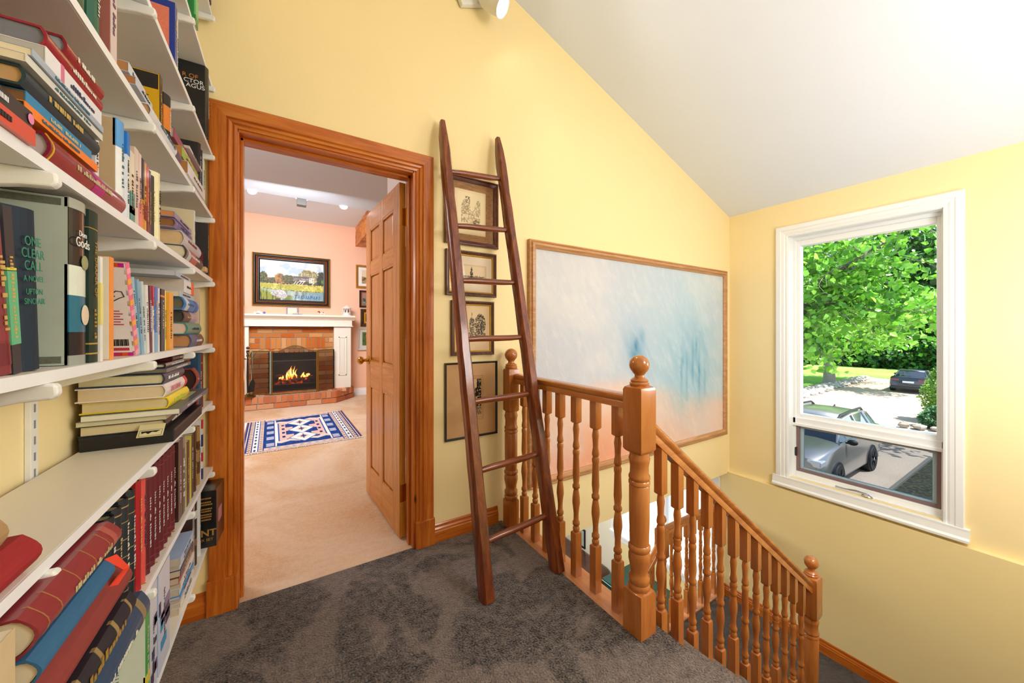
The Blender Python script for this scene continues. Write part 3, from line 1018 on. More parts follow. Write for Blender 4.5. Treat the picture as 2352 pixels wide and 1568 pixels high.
frame_mesh(-1.207, 1.207, -.815, .815, .055, .042, 0, OAKFR, ab, prof=[(0, 0), (0, .03), (.008, .034), (.014, .028), (.02, .038), (.035, .042), (.042, .03), (.055, .022), (.055, 0)])
painted('canvas', (-1.155, -.012, -.763), (2.31, 0, 0), (0, 0, 1.526), 300, 200, abstract, attr_mat('abstract_canvas', .75, .2, .15, 120), ab)

# ------------------------------------------------------------------ spotlight on the hall wall
sp = thing('spotlight', 'white adjustable spotlight glowing at the top of the yellow wall', 'lamp', (1.0, 1.93, 3.10))
b = MB(); b.obox(Matrix.Translation((-.06, .0, .06)) @ Matrix.Rotation(R(-25), 4, 'Y'), .22, .03, .11); b.obj('mounting_plate', WHITEPL, sp, bevel=.004)
aim = Vector((.55, -.55, -.62)).normalized()
M = Matrix.Translation((.02, -.11, -.02)) @ aim.to_track_quat('Z', 'Y').to_matrix().to_4x4()
b = MB(); b.lathe([(.02, -.075), (.05, -.07), (.056, -.05), (.056, .06), (.058, .066), (.053, .066), (.05, .05), (.02, .045)], M=M, seg=24); b.obj('lamp_housing', WHITEPL, sp, smooth=True)
b = MB(); b.lathe([(.001, .048), (.046, .05), (.044, .056), (.001, .06)], M=M, seg=24); b.obj('bulb', emis('spot_bulb', 'FFF6E6', 30), sp, smooth=True)
b = MB(); b.tube([(-.03, -.015, .03), (-.01, -.06, .01), (.0, -.1, .0)], .01, 8); b.obj('arm', WHITEPL, sp, smooth=True)
light('hall_spot_lamp', 'SPOT', M @ Vector((0, 0, .075)) + Vector(sp.location), 18, (1, .95, .85), .03, M @ Vector((0, 0, 1)) + Vector(sp.location), 110)
# ------------------------------------------------------------------ fireplace room
FY = 7.2
struct(bx('floor_parlour', -3.2, 3.85, 1.955, 7.4, -.14, -.001, CARPET_L))
struct(bx('wall_parlour_far', -3.2, 3.9, FY, FY + .12, 0, 3.3, PEACH))
struct(bx('wall_parlour_left', -3.3, -3.2, 2.07, 7.3, 0, 3.3, PEACH))
struct(bx('wall_parlour_right', 3.75, 3.85, 2.07, 7.3, 0, 3.3, PEACH))
struct(MB().box(-3.3, -.19, 2.07, 2.085, 0, 3.3).box(.615, 3.85, 2.07, 2.085, 0, 3.3).box(-.19, .615, 2.07, 2.085, 2.07, 3.3).obj('wall_parlour_near', PEACH))
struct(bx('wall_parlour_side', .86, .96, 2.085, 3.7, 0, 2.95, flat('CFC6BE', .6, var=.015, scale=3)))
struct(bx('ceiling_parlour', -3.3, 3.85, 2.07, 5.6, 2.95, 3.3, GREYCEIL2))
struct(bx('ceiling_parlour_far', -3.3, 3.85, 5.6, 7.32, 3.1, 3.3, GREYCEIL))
b = MB(); bb_y(b, 1.05, 3.75, FY, 0, h=.13); struct(b.obj('baseboard_parlour', TRIMW))
b = MB(); bb_x(b, 2.085, 3.7, .86, 0, h=.12); struct(b.obj('baseboard_parlour_side', TRIMW))

# log beam
bm = bmesh.new()
bmesh.ops.create_cube(bm, size=1)
bmesh.ops.subdivide_edges(bm, edges=bm.edges[:], cuts=14, use_grid_fill=True)
rnd = random.Random(4)
from mathutils import noise as mn
for v in bm.verts:
    p = Vector((v.co.x * .40, v.co.y * 1.5, v.co.z * .35))
    k = mn.noise(p * 6 + Vector((3, 1, 2))) * .035 + mn.noise(p * 17) * .014
    v.co = p * (1 + 0) + p.normalized() * k
    v.co.y = p.y
    if p.z > .17: v.co.z = p.z
me = bpy.data.meshes.new('log_beam'); bm.to_mesh(me); bm.free()
m = wood('rough_log', '7A3508', 'C97A2E', 'E6A254', 'Y', 9, .55, .1, knots=True, stretch=3)
me.materials.append(m)
lb = bpy.data.objects.new('log_beam', me); COL.objects.link(lb); lb.location = (1.30, 6.445, 2.925)
tag(lb, 'rough hewn orange log beam under the ceiling above the open door', 'beam')

# fireplace
fp = thing('fireplace', 'white mantel fireplace with orange brick face and raised brick hearth', 'fireplace', (.12, 6.9, 0))
FX = .12
BR = ['C9722E', 'D48A4A', 'D6985C', 'C4682A', 'C88A50', 'B4692E', 'DBA46C', 'C27C40']
rb = random.Random(11)
def bricks(b, x0, x1, z0, z1, bw, bh, ya, yb, off=0, gap=.011):
    """courses of bricks in the xz plane between ya (front) and yb"""
    z = z0; r = 0
    while z < z1 - .01:
        x = x0 - (bw / 2 if (r + off) % 2 else 0)
        while x < x1 - .005:
            a, c = max(x, x0), min(x + bw, x1)
            if c - a > .02:
                b.cc = rb.choice(BR)
                b.box(a + gap / 2, c - gap / 2, ya + rb.uniform(0, .004), yb, z + gap / 2, min(z + bh, z1) - gap / 2)
            x += bw
        z += bh; r += 1
BRICKM = attr_mat('brick_colours', .85, .2, .5, 70)
MORTAR = flat('A79A8C', .9, var=.1, scale=80, bump=.2)
bf = MB(); bf.cc = BR[0]
yf = 6.995 - 6.9
X0, X1 = -.60, .59      # brick face local x
ox0, ox1, oz1 = -.345, .34, .83     # firebox opening
bricks(bf, X0, X1, 1.08, 1.262, .205, .075, yf, yf + .08)
# soldier course
x = X0 + .14
while x < X1 - .14:
    bf.cc = rb.choice(BR); bf.box(x + .005, x + .066, yf, yf + .08, .90, 1.075); x += .071
bricks(bf, X0, X0 + .14, .905, 1.08, .14, .086, yf, yf + .08); bricks(bf, X1 - .14, X1, .905, 1.08, .14, .086, yf, yf + .08)
bricks(bf, X0, ox0, .2, .90, .255, .0775, yf, yf + .08); bricks(bf, ox1, X1, .2, .90, .25, .0775, yf, yf + .08)
bricks(bf, ox0, ox1, .83, .9, .07, .08, yf, yf + .08)
bf.obj('brick_face', BRICKM, fp)
mo = MB(); mo.box(X0, ox0, yf + .012, yf + .2, .2, 1.262); mo.box(ox1, X1, yf + .012, yf + .2, .2, 1.262); mo.box(ox0, ox1, yf + .012, yf + .2, .83, 1.262)
mo.obj('mortar', MORTAR, fp)
SOOT = flat('1A1816', .9, var=.3, scale=20)
fb = MB()
fb.box(ox0 - .02, ox0, .1, .3, .2, .85); fb.box(ox1, ox1 + .02, .1, .3, .2, .85); fb.box(ox0, ox1, .285, .3, .2, .85); fb.box(ox0, ox1, .1, .3, .83, .85); fb.box(ox0, ox1, .09, .3, .2, .212)
fb.obj('firebox', SOOT, fp)
bx('damper_bar', ox0, ox1, .105, .12, .69, .705, flat('8A8478', .4, .8), fp)
bx('grate_bar', ox0 + .02, ox1 - .02, .12, .135, .30, .312, flat('55504A', .5, .6), fp)
# hearth
hb = MB(); hb.cc = BR[0]
def hearth_front(p, q, n, z0, z1, rowl=False):
    p, q = Vector(p), Vector(q); d = (q - p); L = d.length; d.normalize(); nn = Vector((d.y, -d.x, 0))
    w = L / n
    for i in range(n):
        hb.cc = rb.choice(['CC7C4E', 'D08C62', 'C47048', 'D4A078', 'BE7450'])
        c = p + d * (w * (i + .5)) - nn * .04
        M = Matrix.Translation((c.x, c.y, (z0 + z1) / 2)) @ Matrix.Rotation(math.atan2(d.y, d.x), 4, 'Z')
        hb.obox(M, w - .012, .08 + rb.uniform(0, .004), z1 - z0 - .012)
# plan of the hearth: local y relative to 6.9 ; world front y 6.62
P0, P1, P2, P3 = (-.93, .10, 0), (-.70, -.275, 0), (.60, -.275, 0), (.93, .14, 0)
for (a, c, n1, n2) in ((P0, P1, 5, 2), (P1, P2, 17, 6), (P2, P3, 7, 2)):
    hearth_front(a, c, n1, .085, .20); hearth_front(a, c, n2, 0, .085)
# top pavers
for i in range(21):
    hb.cc = rb.choice(['CF7A50', 'D68B66', 'C96A48', 'D9A078'])
    x = -.75 + i * .072
    hb.box(x + .004, x + .068, -.19, .1, .17, .203)
hb.obj('hearth', BRICKM, fp)
hm = MB(); hm.ext([(-.9, .3), (-.9, .11), (-.69, -.262), (.59, -.262), (.9, .15), (.9, .3)], 'Z', 0, .196)
hm.obj('hearth_core', MORTAR, fp)
# mantel
def pil(x0, x1, nm):
    b = MB(); yb = .09
    b.box(x0, x1, .0, .3, .2, 1.262)
    b.obj(nm, MANTELW, fp, bevel=.003)
    p = MB(); a0, a1 = x0 + .07, x1 - .07
    for (c0, c1, d0, d1) in ((a0, a1, .42, .44), (a0, a1, 1.07, 1.09), (a0, a0 + .02, .42, 1.09), (a1 - .02, a1, .42, 1.09)):
        p.box(c0, c1, -.012, 0, d0, d1)
    p.box(a0 + .035, a1 - .035, -.008, 0, .455, 1.055)
    p.obj('raised_panel', MANTELW, fp, bevel=.003)
pil(.59, .86, 'pilaster'); pil(-.87, -.60, 'pilaster')
b = MB(); b.box(-.90, .875, -.02, .3, 1.262, 1.39); b.box(-.915, .89, -.035, .3, 1.262, 1.278); b.obj('frieze', MANTELW, fp, bevel=.003)
b = MB(); b.ext([(.3, 1.375), (-.03, 1.375), (-.035, 1.395), (-.06, 1.4), (-.075, 1.42), (-.10, 1.425), (-.10, 1.455), (.3, 1.455)], 'X', -.93, .915); b.obj('mantel_shelf', MANTELW, fp)
# logs and flames
def log(a, c, r, nm, lab, seed):
    b = MB(); rnd = random.Random(seed); a, c = Vector(a), Vector(c)
    pts = [a.lerp(c, t / 6) + Vector((0, 0, rnd.uniform(-.006, .006))) for t in range(7)]
    b.tube(pts, [r * rnd.uniform(.85, 1.1) for _ in pts], 9)
    o = b.obj('firewood_log', emb_m, None, smooth=True)
    return tag(o, lab, 'log', 'burning logs in the fireplace')
emb_m, ns, ls, bb_ = base_mat('charred_embers', .9)
no = nd(ns, 'ShaderNodeTexNoise', Scale=22.0, Detail=4.0); tc = ns.new('ShaderNodeTexCoord'); ls.new(tc.outputs['Object'], no.inputs['Vector'])
r_ = ramp(ns, [(.5, '120C0A'), (.58, 'A01808'), (.68, 'FF5A10')]); ls.new(no.outputs[0], r_.inputs[0])
bb_.inputs['Base Color'].default_value = (.02, .015, .012, 1)
ls.new(r_.outputs[0], bb_.inputs['Emission Color']); bb_.inputs['Emission Strength'].default_value = 1.3
FYY = 7.09
log((-.06, FYY - .02, .33), (.42, FYY, .41), .03, 'log', 'dark log slanting up to the right in front of the flames', 1)
log((-.10, FYY + .03, .38), (.30, FYY + .04, .36), .028, 'log', 'glowing red log lying level behind the slanting one', 2)
log((-.14, FYY + .0, .45), (.22, FYY + .05, .42), .022, 'log', 'thin charred log on top of the fire under the flames', 3)
log((-.15, FYY + .05, .325), (.36, FYY + .05, .32), .03, 'log', 'ember covered log at the bottom of the fire', 4)
fl = thing('flames', 'bright orange flames rising from the burning logs', 'fire', (.12, FYY, .44))
fm = bpy.data.materials.new('flame'); fm.use_nodes = True
ns, ls = fm.node_tree.nodes, fm.node_tree.links
b_ = ns['Principled BSDF']; tc = ns.new('ShaderNodeTexCoord'); sp_ = ns.new('ShaderNodeSeparateXYZ'); ls.new(tc.outputs['Generated'], sp_.inputs[0])
r_ = ramp(ns, [(0, 'FF4A10'), (.25, 'FFB43C'), (.55, 'FFE08A'), (.85, 'FF9A2C'), (1, 'F0500A')]); ls.new(sp_.outputs[2], r_.inputs[0]); ls.new(r_.outputs[0], b_.inputs['Emission Color'])
b_.inputs['Emission Strength'].default_value = 3.2; b_.inputs['Base Color'].default_value = (.3, .05, 0, 1)
rf = random.Random(9)
for i in range(17):
    t = rf.uniform(-1, 1)
    x = t * .21 + .01; h = (.06 + .17 * max(0, 1 - abs(t + .1) * 1.2)) * rf.uniform(.6, 1.2); w = rf.uniform(.010, .022)
    y = rf.uniform(-.02, .03); z = -.02 - abs(rf.uniform(0, .05)) + .02 * t
    b = MB(); s1, s2 = rf.uniform(-.03, .03), rf.uniform(-.02, .03)
    b.tube([(x, y, z), (x + s1 * .3, y, z + h * .25), (x + s1, y, z + h * .5), (x + s1 + s2 * .6, y, z + h * .8), (x + s1 * .4 + s2, y, z + h)], [w * .6, w, w * .8, w * .35, .001], 8)
    b.obj('flame', fm, fl, smooth=True)
light('fire_glow', 'POINT', (.12, 6.98, .5), 2.2, (1, .5, .2), .08)

# fire screen
fs = thing('fire_screen', 'folding mesh fire screen with arched centre panel and hammered brass edges', 'screen', (.14, 6.74, .203))
MESHM = screen_mat('spark_mesh', '1C1712', .58)
GREENISH = flat('9DC4BC', .4, .6, var=.4, scale=160, bump=.4)
HAM = flat('8A6A2C', .4, .8, var=.5, scale=160, bump=.4)
DK = flat('2A2218', .5, .5, var=.2)
def panel(p, q, h, arch, mat_l, mat_r, zoff=0):
    """one leaf between plan points p,q"""
    p, q = Vector(p), Vector(q); n = 14
    top = []
    for i in range(n + 1):
        t = i / n
        top.append(p.lerp(q, t) + Vector((0, 0, h + arch * (math.sin(PI * min(1, max(0, (t - .12) / .76))) ** 1.5 if arch else 0))))
    b = MB()
    vs = [p, q] + top[::-1]
    b.add(vs, [tuple(range(len(vs)))])
    leaf = b.obj('screen_mesh', MESHM, fs)
    MB().tube(top, .008, 6).obj('top_edge', HAM if mat_r is not DK else HAM, fs, smooth=True)
    MB().tube([p, q], .008, 6).obj('bottom_edge', HAM, fs, smooth=True)
    MB().tube([p, p + Vector((0, 0, h))], .010, 6).obj('side_edge', mat_l, fs, smooth=True)
    MB().tube([q, q + Vector((0, 0, h))], .010, 6).obj('side_edge', mat_r, fs, smooth=True)
zz = .012
panel((-.315, -.05, zz), (.295, -.05, zz), .66, .085, HAM, HAM)
panel((-.575, .10, zz), (-.335, -.05, zz), .66, 0, GREENISH, GREENISH)
panel((.315, -.05, zz), (.56, .10, zz), .66, 0, HAM, DK)
for x, y in ((-.46, .03), (.42, .01)):
    MB().tube([(x - .025, y, .67), (x - .025, y, .69), (x + .025, y, .69), (x + .025, y, .67)], .004, 6).obj('handle', HAM, fs, smooth=True)

# fireplace tools
ft = thing('fireplace_tools', 'brass stand of fireplace tools on the left of the hearth', 'fire tools', (-.475, 6.66, .203))
b = MB(); b.lathe([(.10, 0), (.10, .012), (.07, .02), (.035, .035), (.018, .045), (.012, .06)], seg=24, sy=.85); b.obj('base', DARKBRASS, ft, smooth=True)
b = MB(); b.lathe([(.010, .05), (.016, .3), (.012, .5), (.010, .6), (.022, .61), (.012, .63), (.016, .66), (.02, .68), (.012, .70)], seg=12); b.obj('pole', flat('3A3128', .4, .6), ft, smooth=True)
b = MB(); b.ball((0, 0, .73), .022, 12, 8); b.obj('finial', flat('5A2018', .3), ft, smooth=True)
b = MB()
for a in (0, 1.2, 2.4, 3.6, 4.8):
    c, s = math.cos(a), math.sin(a)
    b.tube([(0, 0, .58), (c * .03, s * .02, .56), (c * .07, s * .05, .59), (c * .1, s * .07, .66), (c * .115, s * .08, .665)], .005, 6)
b.obj('hook_crown', DARKBRASS, ft, smooth=True)
MB().tube([(-.085, -.02, .64), (-.088, -.02, .2), (-.086, -.02, .02)], .006, 6).obj('poker', flat('4A4034', .4, .7), ft, smooth=True)
b = MB(); b.lathe([(.02, .42), (.026, .45), (.024, .48), (.012, .5)], (-.088, -.02, 0), 10); b.obj('poker_grip', DARKBRASS, ft, smooth=True)
b = MB(); b.ext([(.0, .06), (.075, .07), (.09, .2), (.06, .27), (.03, .22), (.01, .15)], 'Y', .03, .045); b.obj('shovel', flat('1E1B18', .5, .4), ft)
MB().tube([(.055, .04, .25), (.04, .02, .66)], .005, 6).obj('shovel_handle', DARKBRASS, ft, smooth=True)

# mantel ornaments, mantel top z 1.455
MT = 1.456
vz = thing('vase', 'orange flared vase with green rim, left end of the white mantel', 'vase', (-.59, 7.05, MT))
b = MB(); b.lathe([(.05, 0), (.045, .03), (.025, .07), (.018, .11), (.022, .15), (.03, .17)], seg=18); b.obj('body', flat('E4532A', .25, var=.15, coat=.6), vz, smooth=True)
b = MB(); b.lathe([(.0325, .15), (.036, .17), (.04, .182), (.03, .182)], seg=18); b.obj('rim', flat('5B7A44', .3), vz, smooth=True)
cl = thing('shell_ornament', 'small white ornament with a blue tip on the mantel, beside the vase', 'ornament', (-.36, 7.02, MT))
b = MB(); b.ball((-.05, 0, .02), .022); b.ball((0, 0, .028), .032); b.ball((.035, 0, .02), .022); b.obj('body', flat('F1EEE8', .4), cl, smooth=True)
b = MB(); b.ball((.075, 0, .026), .018); b.obj('tip', flat('6A78C8', .4), cl, smooth=True)
b = MB(); b.ball((-.005, -.02, .008), .012, sx=2); b.obj('foot', flat('4E6A50', .5), cl, smooth=True)
pq = thing('plaque', 'small mauve framed card standing at the centre of the mantel', 'plaque', (.10, 7.15, MT), (R(-6), 0, 0))
frame_mesh(-.085, .085, 0, .10 + .04, .018, .012, 0, flat('A493A8', .5), pq)
bx('card', -.07, .07, -.006, -.003, .015, .125, flat('E8E2C8', .7), pq)
tr = thing('carved_ornament', 'low dark and white carved ornament in front of the framed card', 'ornament', (.17, 7.0, MT))
bx('base', -.075, .075, -.02, .02, 0, .01, flat('3A3430', .5), tr, .002)
b = MB(); 
for k in range(5): b.ball((-.055 + k * .028, 0, .022), .014)
b.obj('figures', flat('DAD6CC', .5), tr, smooth=True)
dg = thing('dog_figurine', 'tiny white and brown dog figurine on the mantel', 'figurine', (.54, 7.02, MT))
b = MB(); b.tube([(-.035, 0, .038), (-.01, 0, .036), (.03, 0, .038)], [.010, .014, .013], 10)
for x in (-.03, .03):
    for y in (-.007, .007): b.tube([(x, y, .035), (x, y, 0)], [.006, .004], 6)
b.tube([(.035, 0, .042), (.05, 0, .05), (.06, 0, .062)], [.004, .003, .002], 6)
b.obj('body', flat('F3EEE6', .5), dg, smooth=True)
b = MB(); b.tube([(-.032, 0, .04), (-.045, 0, .06), (-.055, 0, .064)], [.010, .009, .007], 8); b.ball((-.052, 0, .066), .012, 10, 8); b.tube([(-.058, 0, .064), (-.075, 0, .058)], [.008, .005], 8); b.ball((-.045, .01, .06), .007, 8, 6); b.ball((-.045, -.01, .06), .007, 8, 6); b.obj('head', flat('8A4A28', .5), dg, smooth=True)
b = MB(); b.ball((.015, 0, .043), .0135, 10, 8, sx=1.4); b.obj('saddle_patch', flat('A5552C', .5), dg, smooth=True)
ca = thing('carousel_ornament', 'white porcelain carousel ornament, right end of the mantel', 'ornament', (.93, 7.03, MT))
b = MB(); b.lathe([(.075, 0), (.075, .02), (.06, .03), (.07, .045), (.068, .055), (.055, .06)], seg=20); b.obj('base', WHITEPL, ca, smooth=True)
b = MB()
for k in range(8):
    a = k * PI / 4; b.lathe([(.005, .055), (.005, .13)], (.055 * math.cos(a), .055 * math.sin(a), 0), 6)
b.lathe([(.012, .055), (.012, .13)], seg=8)
b.obj('posts', WHITEPL, ca)
b = MB()
for k in range(4):
    a = k * PI / 2 + .4; b.ball((.035 * math.cos(a), .035 * math.sin(a), .09), .016, 8, 6, sz=1.3)
b.obj('horses', flat('8C6A4C', .5, var=.3), ca, smooth=True)
b = MB(); b.lathe([(.078, .128), (.08, .14), (.07, .15), (.045, .168), (.02, .18), (.008, .19), (.002, .20)], seg=20); b.obj('canopy', flat('F0EAE4', .4), ca, smooth=True)

# big landscape painting over the mantel
def landscape(U, V):
    A = base(U, 'C9DDEE')
    n = vnoise(U, V, 14, 9, 101, 4); n2 = vnoise(U, V, 60, 36, 103, 2); n3 = vnoise(U, V, 5, 4, 107, 3)
    A = mixc(A, 'F6F6F0', sm(.42, .62, n3) * 1 + sm(.75, .5, V) * .6)
    def blob(cx, cy, rx, ry, col, a=1, rough=.5, c2=None):
        nonlocal A
        d = ((U - cx) / rx) ** 2 + ((V - cy) / ry) ** 2
        w = sm(1.1, .8, d + (n2 - .5) * rough * 2 + (n - .5) * rough)
        A = mixc(A, col, w * a)
        if c2: A = mixc(A, c2, w * sm(.5, .62, n2) * .8)
    # tree line
    tl = .56 + .05 * (vnoise(U, V * 0, 10, 1, 9, 3) - .5)
    A = mixc(A, '6E7448', sm(.02, -.01, V - tl) * sm(.38, .42, V))
    A = mixc(A, '3B4226', sm(.02, -.01, V - tl + .05) * sm(.5, .58, n2))
    blob(.05, .58, .06, .12, '51602E', c2='8A8E48'); blob(.03, .50, .08, .10, '4A5A2C', c2='A4A040')
    blob(.30, .54, .08, .14, 'C59A5C', c2='8A6A30'); blob(.42, .56, .10, .09, '5C6A38', c2='A08A48')
    blob(.72, .72, .09, .10, 'B8AC7C', c2='6C6C40'); blob(.70, .66, .13, .08, 'A8A070', c2='E8E0C0')
    blob(.85, .62, .07, .16, 'A5A078', c2='DAD2B4')
    blob(.97, .60, .08, .20, '3E3C30', c2='6A7048'); blob(1.0, .52, .04, .06, '6FA048')
    # house
    h = (U > .50) & (U < .80) & (V > .585) & (V < .635); A[h] = np.array([.48, .46, .50])
    h = (U > .50) & (U < .82) & (V > .50) & (V < .585) & (n2 > .38); A[h] = np.array([.62, .58, .55])
    h = (U > .76) & (U < .84) & (V > .47) & (V < .61 + (U - .8) * 0) & (n2 > .35); A[h] = np.array([.93, .90, .84])
    h = (U > .52) & (U < .72) & (V > .43) & (V < .5); A[h] = np.array([.38, .33, .28])
    for cx in (.53, .57, .62, .66, .83):
        A = mixc(A, 'F4F0E8', sm(.012, .004, np.abs(U - cx - (V - .46) * .5)) * ((V > .42) & (V < .50)))
    h = (U > .60) & (U < .70) & (V > .50) & (V < .53); A[h] = np.array([.93, .92, .92])
    A = mixc(A, 'E06038', ((U > .2) & (U < .25) & (V > .435) & (V < .455)) * .9 + ((U > .11) & (U < .13) & (V > .52) & (V < .56)) * .9 + ((U > .33) & (U < .45) & (V > .44) & (V < .455) & (n2 > .5)) * .8)
    # lawn
    lw_ = sm(.425, .41, V + (n2 - .5) * .03)
    A = mixc(A, 'C9C85A', lw_); A = mixc(A, 'E9DF86', lw_ * sm(.42, .62, n)); A = mixc(A, 'D9A878', lw_ * sm(.36, .42, V) * (U > .3) * sm(.45, .6, n2) * .7)
    A = mixc(A, '9EA448', lw_ * sm(.55, .7, n2) * .6)
    # pond
    wl_ = .235 - .02 * np.sin(U * 3) + .05 * (1 - U)
    A = mixc(A, '5E6434', sm(.028, .0, np.abs(V - wl_)) * sm(.35, .6, n2))
    wt = sm(.01, -.01, V - wl_)
    A = mixc(A, 'B8CCC8', wt); A = mixc(A, '8A9A80', wt * sm(.5, .65, vnoise(U, V, 30, 5, 77, 2)) * .8); A = mixc(A, 'F0F0E4', wt * sm(.6, .75, n2) * .7)
    A = mixc(A, '6E9AAE', wt * sm(.55, .8, U) * .45)
    # reeds left
    rd = sm(.34, .16, U) * sm(.30 - U * .4, .2 - U * .4, V)
    A = mixc(A, 'A8B03C', rd); A = mixc(A, '5F7024', rd * sm(.5, .62, vnoise(U, V, 60, 8, 5, 2)))
    rd = sm(.10, .02, np.abs(U - .42)) * (V < .13); A = mixc(A, '8A9440', rd * .8)
    blob(.30, .17, .09, .10, 'CFCFD2', c2='F6F4F2', rough=.3); blob(.22, .16, .06, .06, 'DADADC', c2='A0A0A8', rough=.3); blob(.36, .12, .05, .08, 'C4C4C8', c2='F0F0F0', rough=.3)
    blob(.27, .02, .05, .03, '8A5A48')
    A = mixc(A, '6A5030', sm(.004, .001, np.abs(U - .31)) * ((V > .26) & (V < .42)))
    return np.clip(A, 0, 1) ** 1.35
big = thing('painting', 'framed landscape painting of house and pond above the mantel, blue letters lower right', 'painting', (.11, FY, 2.035))
hx, hz = .565, .43
frame_mesh(-hx, hx, -hz, hz, .026, .05, 0, flat('9C7634', .35, .6, var=.55, scale=120, bump=.5), big, 'frame')
frame_mesh(-hx + .025, hx - .025, -hz + .025, hz - .025, .03, .042, 0, BLACKFR, big, 'black_moulding')
frame_mesh(-hx + .052, hx - .052, -hz + .052, hz - .052, .024, .034, 0, flat('8A4A24', .4, .5, var=.4, scale=120, bump=.4), big, 'copper_slip')
frame_mesh(-hx + .074, hx - .074, -hz + .074, hz - .074, .036, .026, 0, BLACKFR, big, 'inner_black_frame')
painted('canvas', (-hx + .105, -.015, -hz + .105), (2 * (hx - .105), 0, 0), (0, 0, 2 * (hz - .105)), 260, 170, landscape, ATTG, big)
tx = text('T.I.O.U.P.I.F.!', .072, (.215, -.018, -.268), (1, 0, -.03), (.03, 0, 1), flat('2A62B8', .6), big, bold=.002)

# pictures right of the fireplace
def small_scene(sky_, mid, low, seed, mat_=None, m=.12):
    def f(U, V):
        A = base(U, mat_ or sky_)
        n = vnoise(U, V, 16, 12, seed, 4); n3 = vnoise(U, V, 5, 4, seed + 1, 3)
        B = base(U, sky_)
        hz_ = .5 + .25 * (n3 - .5)
        B = mixc(B, mid, sm(.03, -.02, V - hz_) * (.6 + .6 * n)); B = mixc(B, low, sm(.03, -.02, V - hz_ + .25) * (.5 + .8 * n)); B = mixc(B, '3A2E20', sm(.55, .66, n) * (V < hz_) * .7)
        ins = (U > m) & (U < 1 - m) & (V > m) & (V < 1 - m)
        A[ins] = B[ins]
        return A
    return f
GILT = flat('B98A38', .4, .5, var=.35, scale=70, bump=.4)
picture('framed_print', 'gilt framed country lane print with white mount, topmost right of the fireplace', 1.105, 1.60, 1.985, 2.415, .04, .03, GILT, small_scene('E8D8BC', '9C8058', 'C8A878', 51, 'F4EFE6', .16), (90, 80), yb=FY)
picture('framed_painting', 'small dark framed water lily painting with wooden slip, right of the fireplace', 1.165, 1.52, 1.63, 1.945, .028, .03, flat('2C201A', .4), small_scene('A8867A', '6A7A6A', '8A9A98', 61, '9A5A30', .09), (80, 70), yb=FY)
picture('framed_painting', 'tiny dark painting in a gold slip and wide carved brown frame, right of the mantel', 1.185, 1.52, 1.275, 1.60, .06, .035, flat('4A3418', .5, .3, var=.5, scale=90, bump=.6), small_scene('4A3A2A', '2E2A18', '5A3E24', 71, 'E09A20', .16), (70, 70), yb=FY)
def toucan(U, V):
    A = base(U, 'D8D4C8'); ins = (U > .14) & (U < .9) & (V > .16) & (V < .84)
    n = vnoise(U, V, 12, 10, 81, 3); B = base(U, '52703A'); B = mixc(B, '3C5628', sm(.45, .6, n))
    for cx, cy, rx, ry in ((.40, .68, .16, .07), (.34, .62, .07, .06), (.62, .5, .10, .10), (.55, .42, .06, .08)):
        B = mixc(B, 'CC6A2A', sm(1.1, .8, ((U - cx) / rx) ** 2 + ((V - cy) / ry) ** 2 + (n - .5) * .5))
    A[ins] = B[ins]; return A
picture('framed_painting', 'green painting with orange shapes in a silvery white frame, lowest beside the mantel', 1.13, 1.62, .83, 1.255, .035, .035, flat('D6D2C8', .45, .2, var=.08), toucan, (100, 90), yb=FY)

# ceiling spotlights of the fireplace room
def room_spot(x, kind, label):
    t = thing('spotlight', label, 'lamp', (x, 5.62, 2.95))
    if kind == 'lit':
        d = Vector((.25, -.62, -.55)).normalized() if x < 0 else Vector((-.1, -.6, -.6)).normalized()
        M = Matrix.Translation((0, -.02, .02)) @ d.to_track_quat('Z', 'Y').to_matrix().to_4x4()
        b = MB(); b.lathe([(.03, -.1), (.05, -.08), (.055, .03), (.05, .03), (.046, .01)], M=M, seg=20); b.obj('lamp_housing', WHITEPL, t, smooth=True)
        b = MB(); b.lathe([(.001, .012), (.045, .015), (.043, .03), (.001, .036)], M=M, seg=20); b.obj('bulb', emis('room_bulb', 'F4F8FF', 9), t, smooth=True)
    else:
        b = MB(); b.box(-.055, .055, -.06, .05, -.085, .03); b.obj('lamp_housing', flat('605E5A', .5), t, bevel=.006)
        b = MB(); b.lathe([(.006, -.07), (.006, .07)], (0, 0, 0), 8, M=Matrix.Translation((0, -.02, .0)) @ Matrix.Rotation(R(90), 4, 'Y')); b.obj('pivot_knob', CHROME, t)
    b = MB(); b.tube([(0, .02, -.0), (0, .05, .12)], .008, 8); b.obj('stem', WHITEPL, t)
    return t
room_spot(-.36, 'lit', 'lit white spotlight at the ceiling step, left one seen through the doorway')
room_spot(.185, 'off', 'grey boxy spotlight seen from behind, between the two lit ones')
room_spot(.70, 'lit', 'lit white spotlight at the ceiling step, near the log beam')
for k, x in enumerate((-.36, .70)):
    light('ceiling_spot_lamp', 'SPOT', (x, 5.72, 2.88), .4, (1, .98, .95), .04, (x, 6.5, 3.1), 150)

